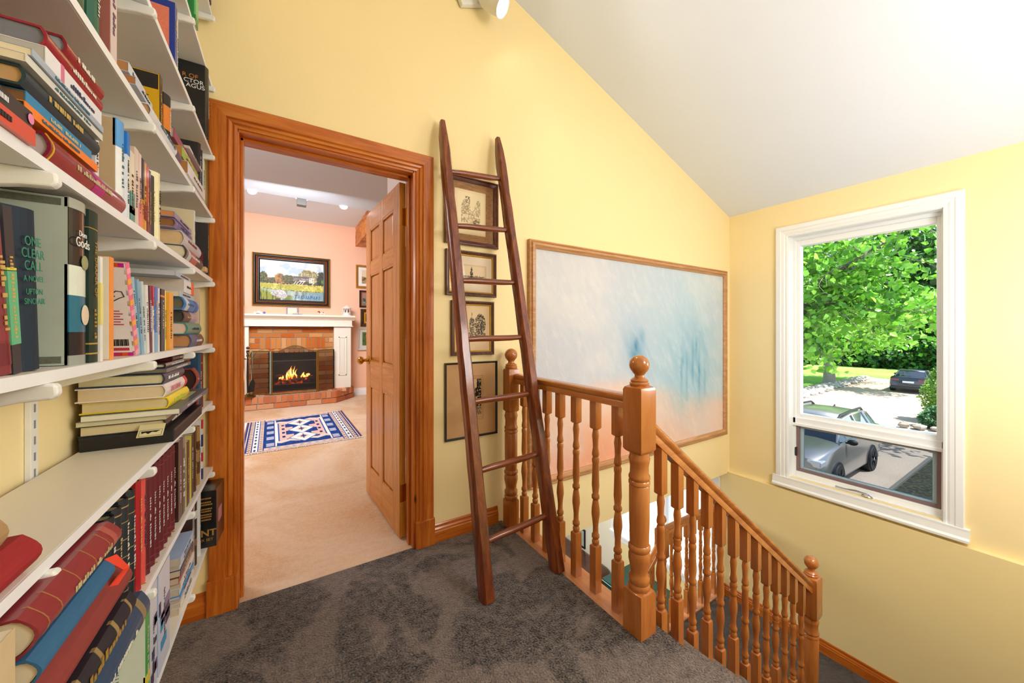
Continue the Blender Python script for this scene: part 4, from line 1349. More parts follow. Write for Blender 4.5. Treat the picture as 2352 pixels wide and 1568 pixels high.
# rug
def rugfn(U, V):
    A = base(U, 'E9D6C8')
    n = vnoise(U, V, 70, 60, 201, 2)
    NAVY, BLUE, CRM, PINK, BRN = '1E3B7C', '2F5CA8', 'F3ECE2', 'EDB9AC', '8A5A4A'
    c = lambda h: np.array([int(h[i:i + 2], 16) / 255 for i in (0, 2, 4)])
    # side borders (short ends, along U)
    du = np.minimum(U, 1 - U)
    stripes = [(.012, BRN), (.022, NAVY), (.034, 'E6C8B4'), (.044, NAVY), (.075, 'E2CDBC'), (.083, NAVY), (.125, CRM), (.133, BLUE), (.165, 'E3CBB9'), (.172, NAVY)]
    prev = 0
    for e, col in stripes:
        A[(du >= prev) & (du < e)] = c(col); prev = e
    teeth = (np.sin(V * 120) > .1)
    A[(du > .048) & (du < .071) & teeth] = c('8A6A66')
    A[(du > .137) & (du < .161) & teeth] = c('9A7A74')
    dm = (np.abs(((V * 11) % 1) - .5) * 2.2 + np.abs(du - .104) / .014) < .8
    A[dm] = c(NAVY)
    # long-side borders
    dv = np.minimum(V, 1 - V)
    ins = du > .172
    A[ins & (dv < .075)] = c('DCC3B4')
    A[ins & (dv < .06) & (dv > .022) & ((np.abs(((U * 16) % 1) - .5) * 2 + np.abs(dv - .041) / .02) < .75)] = c('8FA0C8')
    A[ins & (dv > .07) & (dv < .08)] = c(NAVY)
    f = ins & (dv >= .08)
    A[f] = c(NAVY)
    A[f & (n > .55)] = c('2A4E94')
    # blue side bands with cream medallions
    band = f & (du < .265)
    for k in range(5):
        cy = .14 + k * .18
        A[band & (np.abs(du - .22) < .032) & (np.abs(V - cy) < .045) & (np.sin(V * 400) > -.6)] = c('C8CDE0')
    A[(du > .262) & (du < .272) & f] = c(CRM)
    # zigzag cream outline and pink field
    cu = np.abs(U - .5) / .23; cv = np.abs(V - .5) / .36
    zig = .82 + .10 * np.abs(((U * 6.5) % 1) * 2 - 1)
    inner = (du > .272)
    A[inner & (np.abs(cv - zig) < .07) & (cv < 1.2)] = c(CRM)
    A[inner & (np.abs(cv - zig) < .03)] = c('D9B8AA')
    pk = inner & (cv < zig - .07) & (cu > .62 - .28 * (np.sin(V * 26) > 0) * (np.abs(V - .5) < .3))
    A[pk] = c(PINK)
    A[pk & (cu > .93)] = c(CRM)
    A[pk & (cu > .88) & (cu < .93)] = c(BLUE)
    A[pk & (np.abs(cu - .72) < .05) & (np.abs(((V * 8) % 1) - .5) < .22) & (cv < .6)] = c(NAVY)
    # three diamonds
    for cy in (.26, .5, .74):
        d = np.abs(U - .5) / .115 + np.abs(V - cy) / .135
        A[d < 1.12] = c('4A6AAE'); A[d < 1] = c(CRM); A[d < .55] = c('D8D2D0'); A[d < .28] = c('6A4A6A'); A[(d < .48) & (np.abs(U - .5) < .006)] = c(NAVY)
    ed = (dv < .012) | (du < .004)
    A[ed] = c('C9A9A0')
    return A * (1 - .10 * (n[..., None] - .4))
rug = thing('rug', 'blue, cream and pink woven rug with three diamonds and pale fringe on the beige carpet', 'rug', (0, 0, .001))
C_ = [Vector((-.37, 4.27, 0)), Vector((.735, 4.31, 0)), Vector((.71, 5.90, 0)), Vector((-.415, 5.73, 0))]
# long side runs along y in the room: U along x? the diamonds line up in depth
def rug_pile():
    U, V = np.meshgrid(np.linspace(0, 1, 230), np.linspace(0, 1, 300))
    Cc = np.clip(rugfn(U, V), 0, 1)
    Cc = np.where(Cc <= .04045, Cc / 12.92, ((Cc + .055) / 1.055) ** 2.4)
    p = [np.array(c) for c in C_]
    P = (p[0] * ((1 - U) * (1 - V))[..., None] + p[1] * (U * (1 - V))[..., None] + p[2] * (U * V)[..., None] + p[3] * ((1 - U) * V)[..., None])
    P[..., 2] = .008 + .002 * vnoise(U, V, 8, 8, 4, 2)
    nv, nu = U.shape
    me = bpy.data.meshes.new('rug_pile'); i = np.arange(nu * nv).reshape(nv, nu)
    F = np.stack([i[:-1, :-1], i[:-1, 1:], i[1:, 1:], i[1:, :-1]], -1).reshape(-1, 4)
    me.from_pydata(P.reshape(-1, 3).tolist(), [], F.tolist())
    at = me.color_attributes.new('Col', 'FLOAT_COLOR', 'POINT')
    at.data.foreach_set('color', np.concatenate([Cc, np.ones(Cc.shape[:2] + (1,))], -1).astype(np.float32).ravel())
    me.materials.append(attr_mat('rug_colours', .95, .1, .3, 300))
    o = bpy.data.objects.new('rug_pile', me); COL.objects.link(o); o.parent = rug
    rim = [P[0, k] for k in range(nu)]
rug_pile()
b = MB(); vs = [(*c[:2], 0) for c in C_] + [(*c[:2], .008) for c in C_]
b.add(vs, [(3, 2, 1, 0), (0, 1, 5, 4), (1, 2, 6, 5), (2, 3, 7, 6), (3, 0, 4, 7)]); b.obj('backing', flat('D8C4B0', .9), rug)
rr = random.Random(5); b = MB()
def fringe(p, q, out):
    n = int((q - p).length / .007)
    for i in range(n):
        a = p.lerp(q, i / n); L = rr.uniform(.012, .03)
        e = a + out * L + Vector((rr.uniform(-.006, .006), rr.uniform(-.006, .006), 0))
        b.tube([a + Vector((0, 0, .006)), a + out * L * .5 + Vector((0, 0, .009)), e + Vector((0, 0, .003))], .0028, 4)
fringe(C_[0], C_[1], Vector((0, -1, 0))); fringe(C_[3], C_[2], Vector((0, 1, 0))); fringe(C_[0], C_[3], Vector((-1, 0, 0)))
b.obj('fringe', flat('F3EEE4', .9), rug)

# things behind the door
ot = thing('wall_outlet', 'white wall outlet low behind the open door', 'outlet', (.858, 2.55, .36))
bx('cover_plate', -.004, 0, -.036, .036, -.058, .058, WHITEPL, ot, .002)
b = MB(); b.box(-.008, -.003, -.018, .018, .008, .04); b.box(-.008, -.003, -.018, .018, -.04, -.008); b.obj('socket', WHITEPL, ot, bevel=.002)
bx('plug', -.02, -.007, -.01, .01, .014, .034, BLACKM, ot, .002)
mr = thing('wall_mirror', 'framed mirror on the side wall behind the open door', 'mirror', (.858, 2.75, 1.5))
b = MB(); b.box(-.02, 0, -.3, .3, -.42, -.38); b.box(-.02, 0, -.3, .3, .38, .42); b.box(-.02, 0, -.3, -.26, -.38, .38); b.box(-.02, 0, .26, .3, -.38, .38); b.obj('frame', flat('D8D4C8', .4, .3), mr)
bx('mirror_glass', -.008, -.004, -.27, .27, -.39, .39, flat('E8E8E8', .03, 1, var=0), mr)
# lower storey things
so = thing('leather_sofa', 'dark brown tufted leather sofa on the lower storey, seen under the railing', 'sofa', (3.40, 4.25, -3.0))
LEA = flat('4A2418', .3, coat=.4, var=.35, scale=10, bump=.5)
b = MB(); b.box(-.42, .36, -.75, .75, .08, .42); b.obj('seat', LEA, so, bevel=.05)
b = MB(); b.box(-.06, .40, -.8, .8, .35, .94); b.obj('backrest', LEA, so, bevel=.09, seg=4)
for y in (-.95, .75):
    b = MB(); b.box(-.42, .38, y, y + .2, .08, .66); b.obj('armrest', LEA, so, bevel=.07, seg=4)
for x in (-.36, .32):
    for y in (-.88, .88): 
        b = MB(); b.lathe([(.03, 0), (.025, .09)], (x, y, 0), 10); b.obj('leg', BLACKM, so)
gc = thing('painted_cabinet', 'dark green painted cabinet against the wall of the lower storey', 'cabinet', (3.53, 2.78, -3.0))
GRN = flat('1F4A42', .35, var=.08)
bx('body', -.22, .24, -.36, .36, .05, 1.14, GRN, gc, .004)
bx('top', -.25, .26, -.39, .38, 1.14, 1.17, GRN, gc, .006)
b = MB(); b.box(-.228, -.22, -.33, .33, .62, 1.08); b.obj('door', GRN, gc, bevel=.003)
b = MB(); b.ball((-.236, 0, .9), .014, 10, 8); b.obj('knob', BRASS, gc, smooth=True)
b = MB(); b.box(-.22, -.15, -.36, -.29, 0, .05); b.box(.17, .24, -.36, -.29, 0, .05); b.box(-.22, -.15, .29, .36, 0, .05); b.box(.17, .24, .29, .36, 0, .05); b.obj('foot', GRN, gc)
bx('label_trim', -.252, -.25, -.39, .38, 1.145, 1.15, WHITEPL, gc)
pc = thing('pen_cup', 'clear cup of coloured pens standing on the green cabinet', 'cup', (3.58, 2.84, -1.829))
b = MB(); b.lathe([(.04, 0), (.045, .1), (.041, .1), (.037, .006)], seg=16); b.obj('cup', glass_pane('cup_glass', (.8, .85, .85), .08), pc, smooth=True)
for k, c in enumerate(('C82A2A', '2A4AB8', 'E8E4DC', '2E2A2A', 'D86A8A', 'E0B030', 'FFFFFF')):
    a = k * .9; MB().tube([(.012 * math.cos(a), .012 * math.sin(a), .006), (.045 * math.cos(a), .045 * math.sin(a), .19 + .02 * (k % 3))], .0045, 6).obj('pen', flat(c, .4), pc)
picture_l = thing('framed_photo', 'small black framed picture on the lower storey wall above the sofa', 'picture', (XW - .046, 4.10, -1.93))
b = MB(); b.box(-.02, 0, -.11, .11, -.14, -.12); b.box(-.02, 0, -.11, .11, .12, .14); b.box(-.02, 0, -.11, -.09, -.12, .12); b.box(-.02, 0, .09, .11, -.12, .12); b.obj('frame', BLACKFR, picture_l)
bx('print', -.01, -.002, -.09, .09, -.12, .12, flat('B8C8C0', .6, var=.3, scale=20), picture_l)
# ------------------------------------------------------------------ shelving on the left wall
SZ = [.355, .62, .893, 1.13, 1.398, 1.659, 1.916, 2.196, 2.486]
SNAME = ['lowest', 'second lowest', 'third from the bottom', 'fourth from the bottom', 'fifth from the bottom', 'sixth from the bottom', 'seventh from the bottom', 'eighth from the bottom', 'topmost']
SXF, SXW = -.257, -.43
BY = (.70, 1.11, 1.52, 1.905)
for k, z in enumerate(SZ):
    t = thing('shelf_board', 'white shelf board on brackets, %s of the nine along the left wall' % SNAME[k], 'shelf', (0, 0, z), group='white shelf boards on the left wall')
    b = MB(); b.box(SXW + .012, SXF, -.9, 1.938, -.016, 0); b.obj('board', SHELFTOP if z < 1.15 else SHELFW, t, bevel=.0012)
    bx('front_edge', SXF - .0005, SXF + .0015, -.9, 1.938, -.0158, -.0002, SHELFW, t)
    for y in BY:
        b = MB()
        pl = [(SXW + .012, -.016), (SXF + .008, -.016), (SXF + .012, -.018), (SXF + .013, -.030), (SXF + .008, -.036), (SXF - .02, -.038), (SXW + .06, -.058), (SXW + .012, -.075)]
        b.ext(pl, 'Y', y - .0075, y + .0075); b.obj('bracket', WHITEPL, t, bevel=.003, fix=True)
for i, y in enumerate(BY):
    t = thing('shelf_standard', 'slotted white metal wall strip carrying the shelf brackets, %s from the viewer' % ('nearest', 'second', 'third', 'farthest')[i], 'shelf strip', (SXW, y, .2), group='slotted strips on the left wall')
    b = MB(); b.box(0.0003, .009, -.0125, .0125, 0, 2.5); b.obj('channel', WHITEPL, t, bevel=.001)
    b = MB()
    for k in range(78): b.box(.0088, .0095, -.003, .003, .02 + k * .032, .036 + k * .032)
    b.obj('slots', flat('8C8C90', .6), t)

INK_W = flat('F2F2F2', .5, var=0); INK_G = flat('C9A24A', .4, .5, var=0); INK_K = flat('1A1A1C', .6, var=0)
def book(s, y0, y1, h, label, col, kind='U', z=None, dep=.15, xf=-.266, hard=True, page='E7D9BC', side=None, bands=(), texts=(), lean=0, yaw=0, round_=None, group=None, name='book', coat=.25, cat='book', auto=True, rough=.45):
    """U: upright, spine facing the room; y0..y1 thickness, h height.  H: lying, y0..y1 length of the spine, h thickness, z base height"""
    if kind == 'U':
        T, H = y1 - y0, h
        base_ = (xf, y0, SZ[s])
    else:
        T, H = h, y1 - y0
        base_ = (xf, y0, z)
    dep = min(dep, xf - (SXW + .013))
    t = thing(name, label, cat, base_, (lean, 0, yaw), group or ('books on the %s shelf' % SNAME[s]))
    mp = (lambda x, a, c: (x, a, c)) if kind == 'U' else (lambda x, a, c: (x, c, a))
    bt = .0028 if hard else .0008
    rd = (T * .2 if hard else 0) if round_ is None else T * round_
    n = 8 if rd else 1
    arc = []
    for i in range(n + 1):
        u = i / n
        arc.append((-rd + rd * math.sin(PI * u) if rd else 0, u * T))
    outer = [(-dep, 0)] + [(p[0], p[1]) for p in arc] + [(-dep, T)]
    innr = [(-dep, T - bt)] + [(p[0] - bt * 1.2, min(T - bt, max(bt, p[1]))) for p in arc[::-1]] + [(-dep, bt)]
    poly = outer + innr
    m = flat(col, rough, coat=coat, var=.08, scale=50)
    b = MB()
    b.prism(poly, lambda p, q: mp(p, q, 0), lambda p, q: mp(p, q, H))
    b.obj('cover', m, t, fix=True)
    ins = .003 if hard else .0006
    c = MB()
    xe = -dep + (.004 if hard else .0005)
    pp = [(xe, bt)] + [(min(p[0] - bt * 1.5, -bt * 1.5), min(T - bt, max(bt, p[1]))) for p in arc] + [(xe, T - bt)]
    c.prism(pp, lambda p, q: mp(p, q, ins), lambda p, q: mp(p, q, H - ins)); c.obj('pages', flat(page, .85, var=.06, scale=120), t, fix=True)
    e = .0006
    if side is not None:   # a differently coloured cover face (towards the viewer)
        c = MB()
        v0, v1 = mp(-dep + .001, -e, .001), mp(-rd - .001, 0.0002, H - .001)
        c.box(min(v0[0], v1[0]), max(v0[0], v1[0]), v0[1], v1[1], v0[2], v1[2]); c.obj('front_cover', flat(side, .4, coat=.2), t)
    for (f0, f1, bc) in bands:   # bands wrapped over the spine
        sl = [(-rd - .004, -e)] + [(p[0] + e, -e if p[1] <= 0 else (T + e if p[1] >= T else p[1])) for p in arc] + [(-rd - .004, T + e)]
        inn = [(-rd - .004, T)] + [(p[0] - e, p[1]) for p in arc[::-1]] + [(-rd - .004, 0)]
        c = MB(); c.prism(sl + inn, lambda p, q: mp(p, q, H * f0), lambda p, q: mp(p, q, H * f1)); c.obj('spine_band', flat(bc, .4, coat=.2, var=.03), t, fix=True)
    if not texts and auto:
        lum = sum(w * v for w, v in zip((.3, .6, .1), lin(col)))
        ra = random.Random(int((y0 * 977 + h * 331) * 10))
        ink_ = flat(ra.choice(['2E3A5A', '7A2A30', '2A2A2E', '3A6A7A', '5A4A40']) if lum > .22 else ra.choice(['E4E0D4', 'C9A860', 'D8D8DC', 'C8B890']), .5, var=0)
        sz = max(.005, min(.010, T * .42))
        nn_ = int(H * .5 / (sz * .62))
        if nn_ > 2:
            texts = [('#%d' % nn_, sz, ra.uniform(.42, .6), ink_)]
    for tx in texts:
        body, size, f, ink = tx[:4]
        if body[0] == '#':      # lettering too small to read: a row of little strokes
            n_ = int(body[1:]); g = MB(); rg = random.Random(n_ + int(size * 1e4))
            for i_ in range(n_):
                if rg.random() < .12: continue
                q0 = H * f + (i_ - n_ / 2) * size * .62; q1 = q0 + size * rg.uniform(.25, .5); e0 = T / 2 - size * .36; e1 = T / 2 + size * .36
                if rg.random() < .4: e1 = e0 + size * .4
                v0, v1 = mp(.0004, e0, q0), mp(.0011, e1, q1)
                g.box(v0[0], v1[0], min(v0[1], v1[1]), max(v0[1], v1[1]), min(v0[2], v1[2]), max(v0[2], v1[2]))
            g.obj('lettering', ink, t)
            continue
        mode = tx[4] if len(tx) > 4 else 'down'
        sx_ = tx[5] if len(tx) > 5 else 1
        x = .0012
        if kind == 'H':
            text(body, size, (x, H * f, T / 2), (0, 1, 0), (0, 0, 1), ink, t, sx=sx_)
        elif mode == 'down':
            text(body, size, (x, T / 2, H * f), (0, 0, -1), (0, 1, 0), ink, t, sx=sx_)
        elif mode == 'across':
            text(body, size, (x, T / 2, H * f), (0, 1, 0), (0, 0, 1), ink, t, sx=sx_)
        elif mode == 'cover':
            text(body, size, (-tx[6], -.0012, H * f), (1, 0, 0), (0, 0, 1), ink, t, sx=sx_, align=tx[7] if len(tx) > 7 else 'CENTER')
    return t
ON = lambda s: ' on the %s shelf' % SNAME[s]

# ---- shelf 3 (fourth from the bottom)
tg = thing('blue_cap', 'shiny bright blue rounded object lying at the very left of the shelf edge', 'ornament', (-.275, .60, SZ[3]))
MB().ball((0, 0, .016), .016, 16, 10, sy=1.6).obj('body', flat('1450C8', .2, coat=.5), tg, smooth=True)
book(3, .640, .668, .178, 'maroon spined book with cream page edge leaning left, beside the blue cap', '7E2A30', lean=R(7), page='E2D2AE', bands=[(.06, .2, '6E2028'), (.22, .3, '8A3038')], side='D9CBA8')
book(3, .660, .676, .192, 'thin dark book with a pale green lower spine label, leaning behind the maroon one', '22303C', lean=R(6), bands=[(.18, .62, '5CB98A'), (.625, .64, 'D8E04A')], hard=False)
t = book(3, .682, .742, .200, 'navy clothbound novel with green title lettering on its leaning cover', '16283A', lean=R(3.5), rough=.7, coat=0, dep=.15, round_=.22, xf=-.268, auto=False)
GT = flat('2E8A6E', .5, var=0)
for body, f in (('ONE', .80), ('CLEAR', .725), ('CALL', .65), ('A NOVEL', .57), ('UPTON', .49), ('SINCLAIR', .43)):
    text(body, .0165 if f > .6 else .0105, (.0006, .029, .200 * f), (0, 1, 0), (0, 0, 1), GT, t)
t = book(3, .788, .838, .246, 'tall pale grey hardback with greek key border and a dark teal portrait spine', '2A2828', side='B9C4B8', round_=.1, coat=.6, rough=.25, xf=-.262,
         bands=[(0, .06, '9AA09A'), (.06, .2, '15181E'), (.2, .42, '1C6E8A'), (.42, .60, 'DDE4D8'), (.94, 1, 'A8ACA0')], texts=[('Dom', .012, .80, INK_W, 'across'), ('Gods', .02, .745, INK_W, 'across')])
for zz_ in (.004, .232): bx('key_border', -.148, -.012, -.0012, .0, zz_, zz_ + .010, flat('6A6C60', .5, var=.4, scale=300), t)
b = MB(); b.ball((.0015, .030, .155), .011, 14, 8, sx=.1); b.obj('seal', flat('9A9A70', .5), t)
b = MB(); b.ball((.0015, .031, .075), .012, 14, 8, sx=.1, sz=1.3); b.obj('portrait', flat('E0CDB4', .5), t)
book(3, .842, .874, .244, 'dark green hardback with gold THE DRAPER OF spine lettering', '16322A', bands=[(.055, .065, 'B89A48'), (.12, .13, 'B89A48'), (.88, .885, 'B89A48')], texts=[('THE DRAPER OF', .0125, .62, INK_G), ('#8', .010, .26, INK_G)], coat=.1, rough=.6, xf=-.262, round_=.06)
book(3, .877, .887, .175, 'thin white paperback with a yellow band, squeezed beside the green hardback', 'F0F0EC', hard=False, auto=False, xf=-.262, bands=[(.35, .75, 'EFE38A')])
book(3, .916, .933, .182, 'cream paperback with an orange spine, third upright right of the dark green one', 'F5963C', hard=False, side='EDE3D2', xf=-.262, auto=False)
t = book(3, 1.047, 1.066, .190, 'white covered book with pink checked spine and barcode, leaning to the left', 'F0709A', hard=False, side='ECE8EA', lean=R(17), auto=False, xf=-.262, bands=[(k / 9, (k + .5) / 9, 'F6B04A' if k % 2 else 'F7A6B8') for k in range(9)])
for z0_ in (0, .182):
    for k in range(9):
        bx('border_patch', -.075 + k * .008, -.067 + k * .008, -.0012, 0, z0_, z0_ + .008, flat(['C2262E', 'D8551E', 'C4168A'][k % 3], .5), t)
b = MB()
for k in range(14):
    x = -.034 + k * .0019; b.box(x, x + .0009 * (1 + (k * 7) % 3 * .4), -.0013, 0, .022, .036)
b.obj('barcode', INK_K, t)
b = MB()
for k in range(6): b.box(-.04, -.012 - .004 * (k % 2), -.0012, 0, .066 + k * .0055, .068 + k * .0055)
b.obj('printed_lines', flat('B03A5A', .6), t)
b = MB(); b.tube([(-.024, -.001, .128), (-.018, -.001, .135), (-.010, -.001, .134), (-.007, -.001, .124), (-.014, -.001, .121), (-.022, -.001, .115), (-.027, -.001, .12)], .0009, 5); b.obj('doodle', INK_K, t)
bx('red_strip', -.045, -.008, -.0012, 0, .012, .018, flat('C03040', .5), t)
b = MB(); b.tube([(-.055, -.001, .128), (-.04, -.001, .135), (-.025, -.001, .134), (-.02, -.001, .124), (-.035, -.001, .121), (-.05, -.001, .115), (-.06, -.001, .12)], .0009, 5); b.obj('doodle', INK_K, t)
up3 = [(1.078, 1.092, .165, '9CC4DC', 'pale blue', 'first thin book right of the pink checked one', 14), (1.100, 1.112, .163, '86B4D4', 'sky blue', 'second thin book right of the pink checked one', 11),
       (1.118, 1.131, .160, 'C6DCE8', 'icy blue white', 'slightly leaning beside the sky blue one', 8), (1.137, 1.155, .155, 'EDEDEA', 'plain white', 'left of the maroon spine', 5),
       (1.159, 1.175, .156, '5E1C3C', 'dark maroon', 'between the plain white and the red topped spines', 3), (1.178, 1.190, .158, 'E8E4EC', 'white and red topped', 'right of the dark maroon spine', 1)]
for (a, c, h, col, nm, wh, ln) in up3:
    book(3, a, c, h, '%s paperback spine, %s' % (nm, wh), col, hard=False, lean=R(ln), bands=[(.7, 1, 'C8385A')] if 'red' in nm else (), page='DCD4C8')
book(3, 1.194, 1.216, .158, 'bright royal blue paperback spine on the eye level shelf', '1E78D8', hard=False, bands=[(0, .3, '7CB4E0')])
book(3, 1.219, 1.234, .157, 'off-white paperback with violet lettering, right of the royal blue spine', 'E9E0E0', hard=False)
book(3, 1.245, 1.278, .158, 'black navy paperback with an orange ring mark near its top', '101C30', hard=False, side='0E1A2C', bands=[(.87, .90, 'E8884A')])
book(3, 1.281, 1.289, .157, 'thin pale yellow spine between the navy and the orange paperback', 'F0E488', hard=False)
t = book(3, 1.318, 1.362, .156, 'orange yellow paperback with small black line drawings on the cover', 'F2A62C', hard=False, side='F3B23A')
b = MB(); b.tube([(-.04, -.001, .10), (-.036, -.001, .08), (-.02, -.001, .085), (-.022, -.001, .10)], .0008, 5); b.tube([(-.05, -.001, .062), (-.01, -.001, .066)], .0012, 5); b.obj('line_drawing', INK_K, t)
# lying stack at the right end of shelf 3
zb = SZ[3]
book(3, 1.505, 1.700, .040, 'thick lying book with brown page edges, bottom of the right hand stack', '48608A', 'H', z=zb, page='C08A58', xf=-.25, bands=[(.55, 1, '5A4640')], dep=.165)
book(3, 1.486, 1.700, .037, 'lying book with glossy teal spine and pink page edges, second from the stack bottom', '2A9A94', 'H', z=zb + .041, page='E0C8BC', xf=-.256, coat=.6, side='6A2038', dep=.16)
book(3, 1.515, 1.695, .037, 'lying book with brown and grey spine, third in the stack', '6A5650', 'H', z=zb + .079, page='4A4840', xf=-.268, bands=[(.5, 1, 'B8A8C0')], dep=.15)
book(3, 1.48, 1.69, .038, 'lying book in a torn bright blue jacket, above the brown grey one', '2E88D8', 'H', z=zb + .117, page='6E6A58', xf=-.262, bands=[(.1, .3, 'CFE2F4'), (.75, .85, '1A60B8')], dep=.155)
book(3, 1.45, 1.66, .016, 'thin pale blue white booklet under the orange labelled book', 'B8CCE4', 'H', z=zb + .156, hard=False, xf=-.27, dep=.14)
book(3, 1.50, 1.64, .040, 'thick white lying book with an orange spine label, near the top of the stack', 'E6ECF4', 'H', z=zb + .173, page='CFC2B4', hard=False, xf=-.268, bands=[(.72, 1, 'FF6A1E')], dep=.15)
book(3, 1.42, 1.62, .014, 'flat light blue book topmost under the shelf above', 'B4C0D4', 'H', z=zb + .214, hard=False, page='C8CCD8', xf=-.272, dep=.14)
t = book(3, 1.72, 1.735, .205, 'upright tan page faced book at the right end beside the door casing', 'D9C4AE', hard=False, side='DCC2AA', page='E4D4C0')
b = MB()
for k in range(7): b.box(-.10, -.03, -.0012, 0, .08 + k * .011, .0815 + k * .011)
b.obj('printed_lines', flat('6A5A50', .6), t)

# ---- shelf 4 (fifth from the bottom)
z4 = SZ[4]
book(4, .42, .661, .019, 'glossy red orange lying book, lowest at the near left end', 'D8482E', 'H', z=z4, xf=-.25, hard=False, coat=.5, dep=.16)
t = book(4, .42, .660, .019, 'black lying paperback with a pink and white dot on its spine, near left', '2A282C', 'H', z=z4 + .020, xf=-.252, hard=False, dep=.16)
b = MB(); b.ball((.001, .235, .0095), .006, 12, 8, sx=.1); b.obj('dot', flat('E888B8', .4), t)
book(4, .70, .955, .034, 'thick glossy maroon lying hardback with a yellow headband, near left shelf edge', '8A1E38', 'H', z=z4, xf=-.252, coat=.7, rough=.25, page='CFC0C4', dep=.16, bands=[(.5, .64, 'B0207A'), (.02, .03, 'D8B02A')])
book(4, .661, .855, .012, 'bright orange lying paperback, on top of the maroon hardback', 'F5821E', 'H', z=z4 + .040, xf=-.258, hard=False, dep=.155, page='3A2A20')
book(4, .673, .845, .016, 'bright blue lying paperback between the orange and the dark teal books', '1A86B8', 'H', z=z4 + .053, xf=-.262, hard=False, dep=.15, page='7A5A38')
book(4, .663, .863, .024, 'dark teal lying hardback with faded lettering, above the bright blue one', '0C3444', 'H', z=z4 + .070, xf=-.258, dep=.155, page='C8A070')
book(4, .655, .863, .010, 'thin white lying booklet above the dark teal hardback', 'DCDCD4', 'H', z=z4 + .095, xf=-.255, hard=False, dep=.155)
book(4, .66, .856, .009, 'thin pale blue grey lying booklet under the thick white one', 'A8B8CC', 'H', z=z4 + .106, xf=-.252, hard=False, dep=.15)
book(4, .699, .862, .026, 'thick white lying paperback with red marks on its spine', 'E8E8F0', 'H', z=z4 + .116, xf=-.256, hard=False, dep=.15, page='B8B4B0', bands=[(.22, .27, 'D87898')])
book(4, .706, .872, .027, 'shiny dark red lying hardback, second from the stack top', '9A1C34', 'H', z=z4 + .143, xf=-.257, coat=.7, rough=.2, dep=.15, page='7A7C88')
book(4, .764, .887, .026, 'shiny dark red lying hardback with black boards, top of the near stack', '8E1A30', 'H', z=z4 + .171, xf=-.260, coat=.7, rough=.2, dep=.15, page='9AA6B8')
book(4, .872, .885, .16, 'thin white upright book with blue lettering behind the near lying stack', 'E4E6F0', hard=False)
book(4, .975, 1.008, .185, 'tan covered upright book with a white and blue topped spine', 'EDF0F4', side='C8B08C', page='D8C8A8', bands=[(.72, 1, '5AA0E0')], round_=.15)
book(4, 1.012, 1.026, .178, 'white spined upright book with a strong blue top, right of the tan covered one', 'E6ECF4', hard=False, bands=[(.75, 1, '1E7AD0')])
book(4, 1.031, 1.055, .150, 'small upright book with cream top and green landscape spine', 'EADCC4', hard=False, side='E4D2B4', bands=[(0, .45, '4E9A94'), (.15, .25, 'C8D8C8')])
book(4, 1.058, 1.080, .168, 'tall cream grey upright book with pinkish spine edge', 'E3CFC4', hard=False, side='D8C4B4')
book(4, 1.083, 1.098, .166, 'pale pink spined upright book with red lower lettering', 'EBD0CC', hard=False, bands=[(0, .35, 'E88A90')])
book(4, 1.101, 1.114, .162, 'black topped orange bottomed upright paperback spine', 'E8902C', hard=False, bands=[(.45, 1, '1E1A20')])
book(4, 1.117, 1.132, .160, 'golden yellow upright paperback spine beside the black and orange one', 'D9A032', hard=False, bands=[(.2, .4, '8A2A28')], coat=.5)
book(4, 1.135, 1.150, .158, 'red upper spined upright paperback with dark lower half', 'C8383C', hard=False, bands=[(0, .42, '7A2030')], coat=.5)
book(4, 1.153, 1.164, .155, 'narrow dark plum upright spine next to the brown textured book', '4A2E3E', hard=False)
book(4, 1.167, 1.205, .152, 'dark grey brown upright hardback with worn silvery spine lettering', '4E4640', rough=.7, coat=0, round_=.2)
book(4, 1.209, 1.262, .176, 'thick glossy cream upright book, rightmost before the lying stack', 'EFE6BC', coat=.6, rough=.25, round_=.35, page='E8DCB0')
book(4, 1.435, 1.69, .040, 'lying black jacketed hardback with red lettering patch, bottom of the far stack', '2E3236', 'H', z=z4, xf=-.250, page='D8CDB4', bands=[(.3, .6, 'B8504A'), (.1, .25, 'C8C8C8')], dep=.165, coat=.5)
book(4, 1.446, 1.695, .044, 'lying grey white jacketed hardback above the black one', 'C9C6D0', 'H', z=z4 + .041, xf=-.256, page='D9B88A', dep=.16)
book(4, 1.417, 1.63, .026, 'lying small book with round dark page block and violet spine', '8A78A8', 'H', z=z4 + .086, xf=-.27, page='9A6A38', dep=.14, bands=[(.1, .9, '6A62A0')])
book(4, 1.403, 1.63, .016, 'thin violet and white lying booklet on top of the far stack', '9A90B8', 'H', z=z4 + .113, xf=-.272, page='C88A58', hard=False, dep=.13)
book(4, 1.640, 1.656, .200, 'upright pale blue book patterned with a cream lattice, behind the lying stack', 'E8E8EC', hard=False, side='DCCFAE')
t = book(4, 1.80, 1.816, .198, 'black magazine like book standing at the far end with red sketch on its cover', '26242A', hard=False, side='2C2A30', xf=-.252, dep=.16)
b = MB()
for k in range(6): b.tube([(-.08, -.001, .05 + k * .006), (-.04, -.001, .056 + k * .006), (-.015, -.001, .05 + k * .006)], .0009, 5)
b.obj('red_sketch', flat('D83A50', .4), t)
bx('small_white_mark', -.12, -.08, -.0012, 0, .13, .142, INK_W, t)
wbk = tag(bx('wooden_block', -.285, -.245, 1.705, 1.745, SZ[4], SZ[4] + .018, flat('C8A478', .6), None, .002), 'small pale wooden block lying before the black book', 'wooden block')

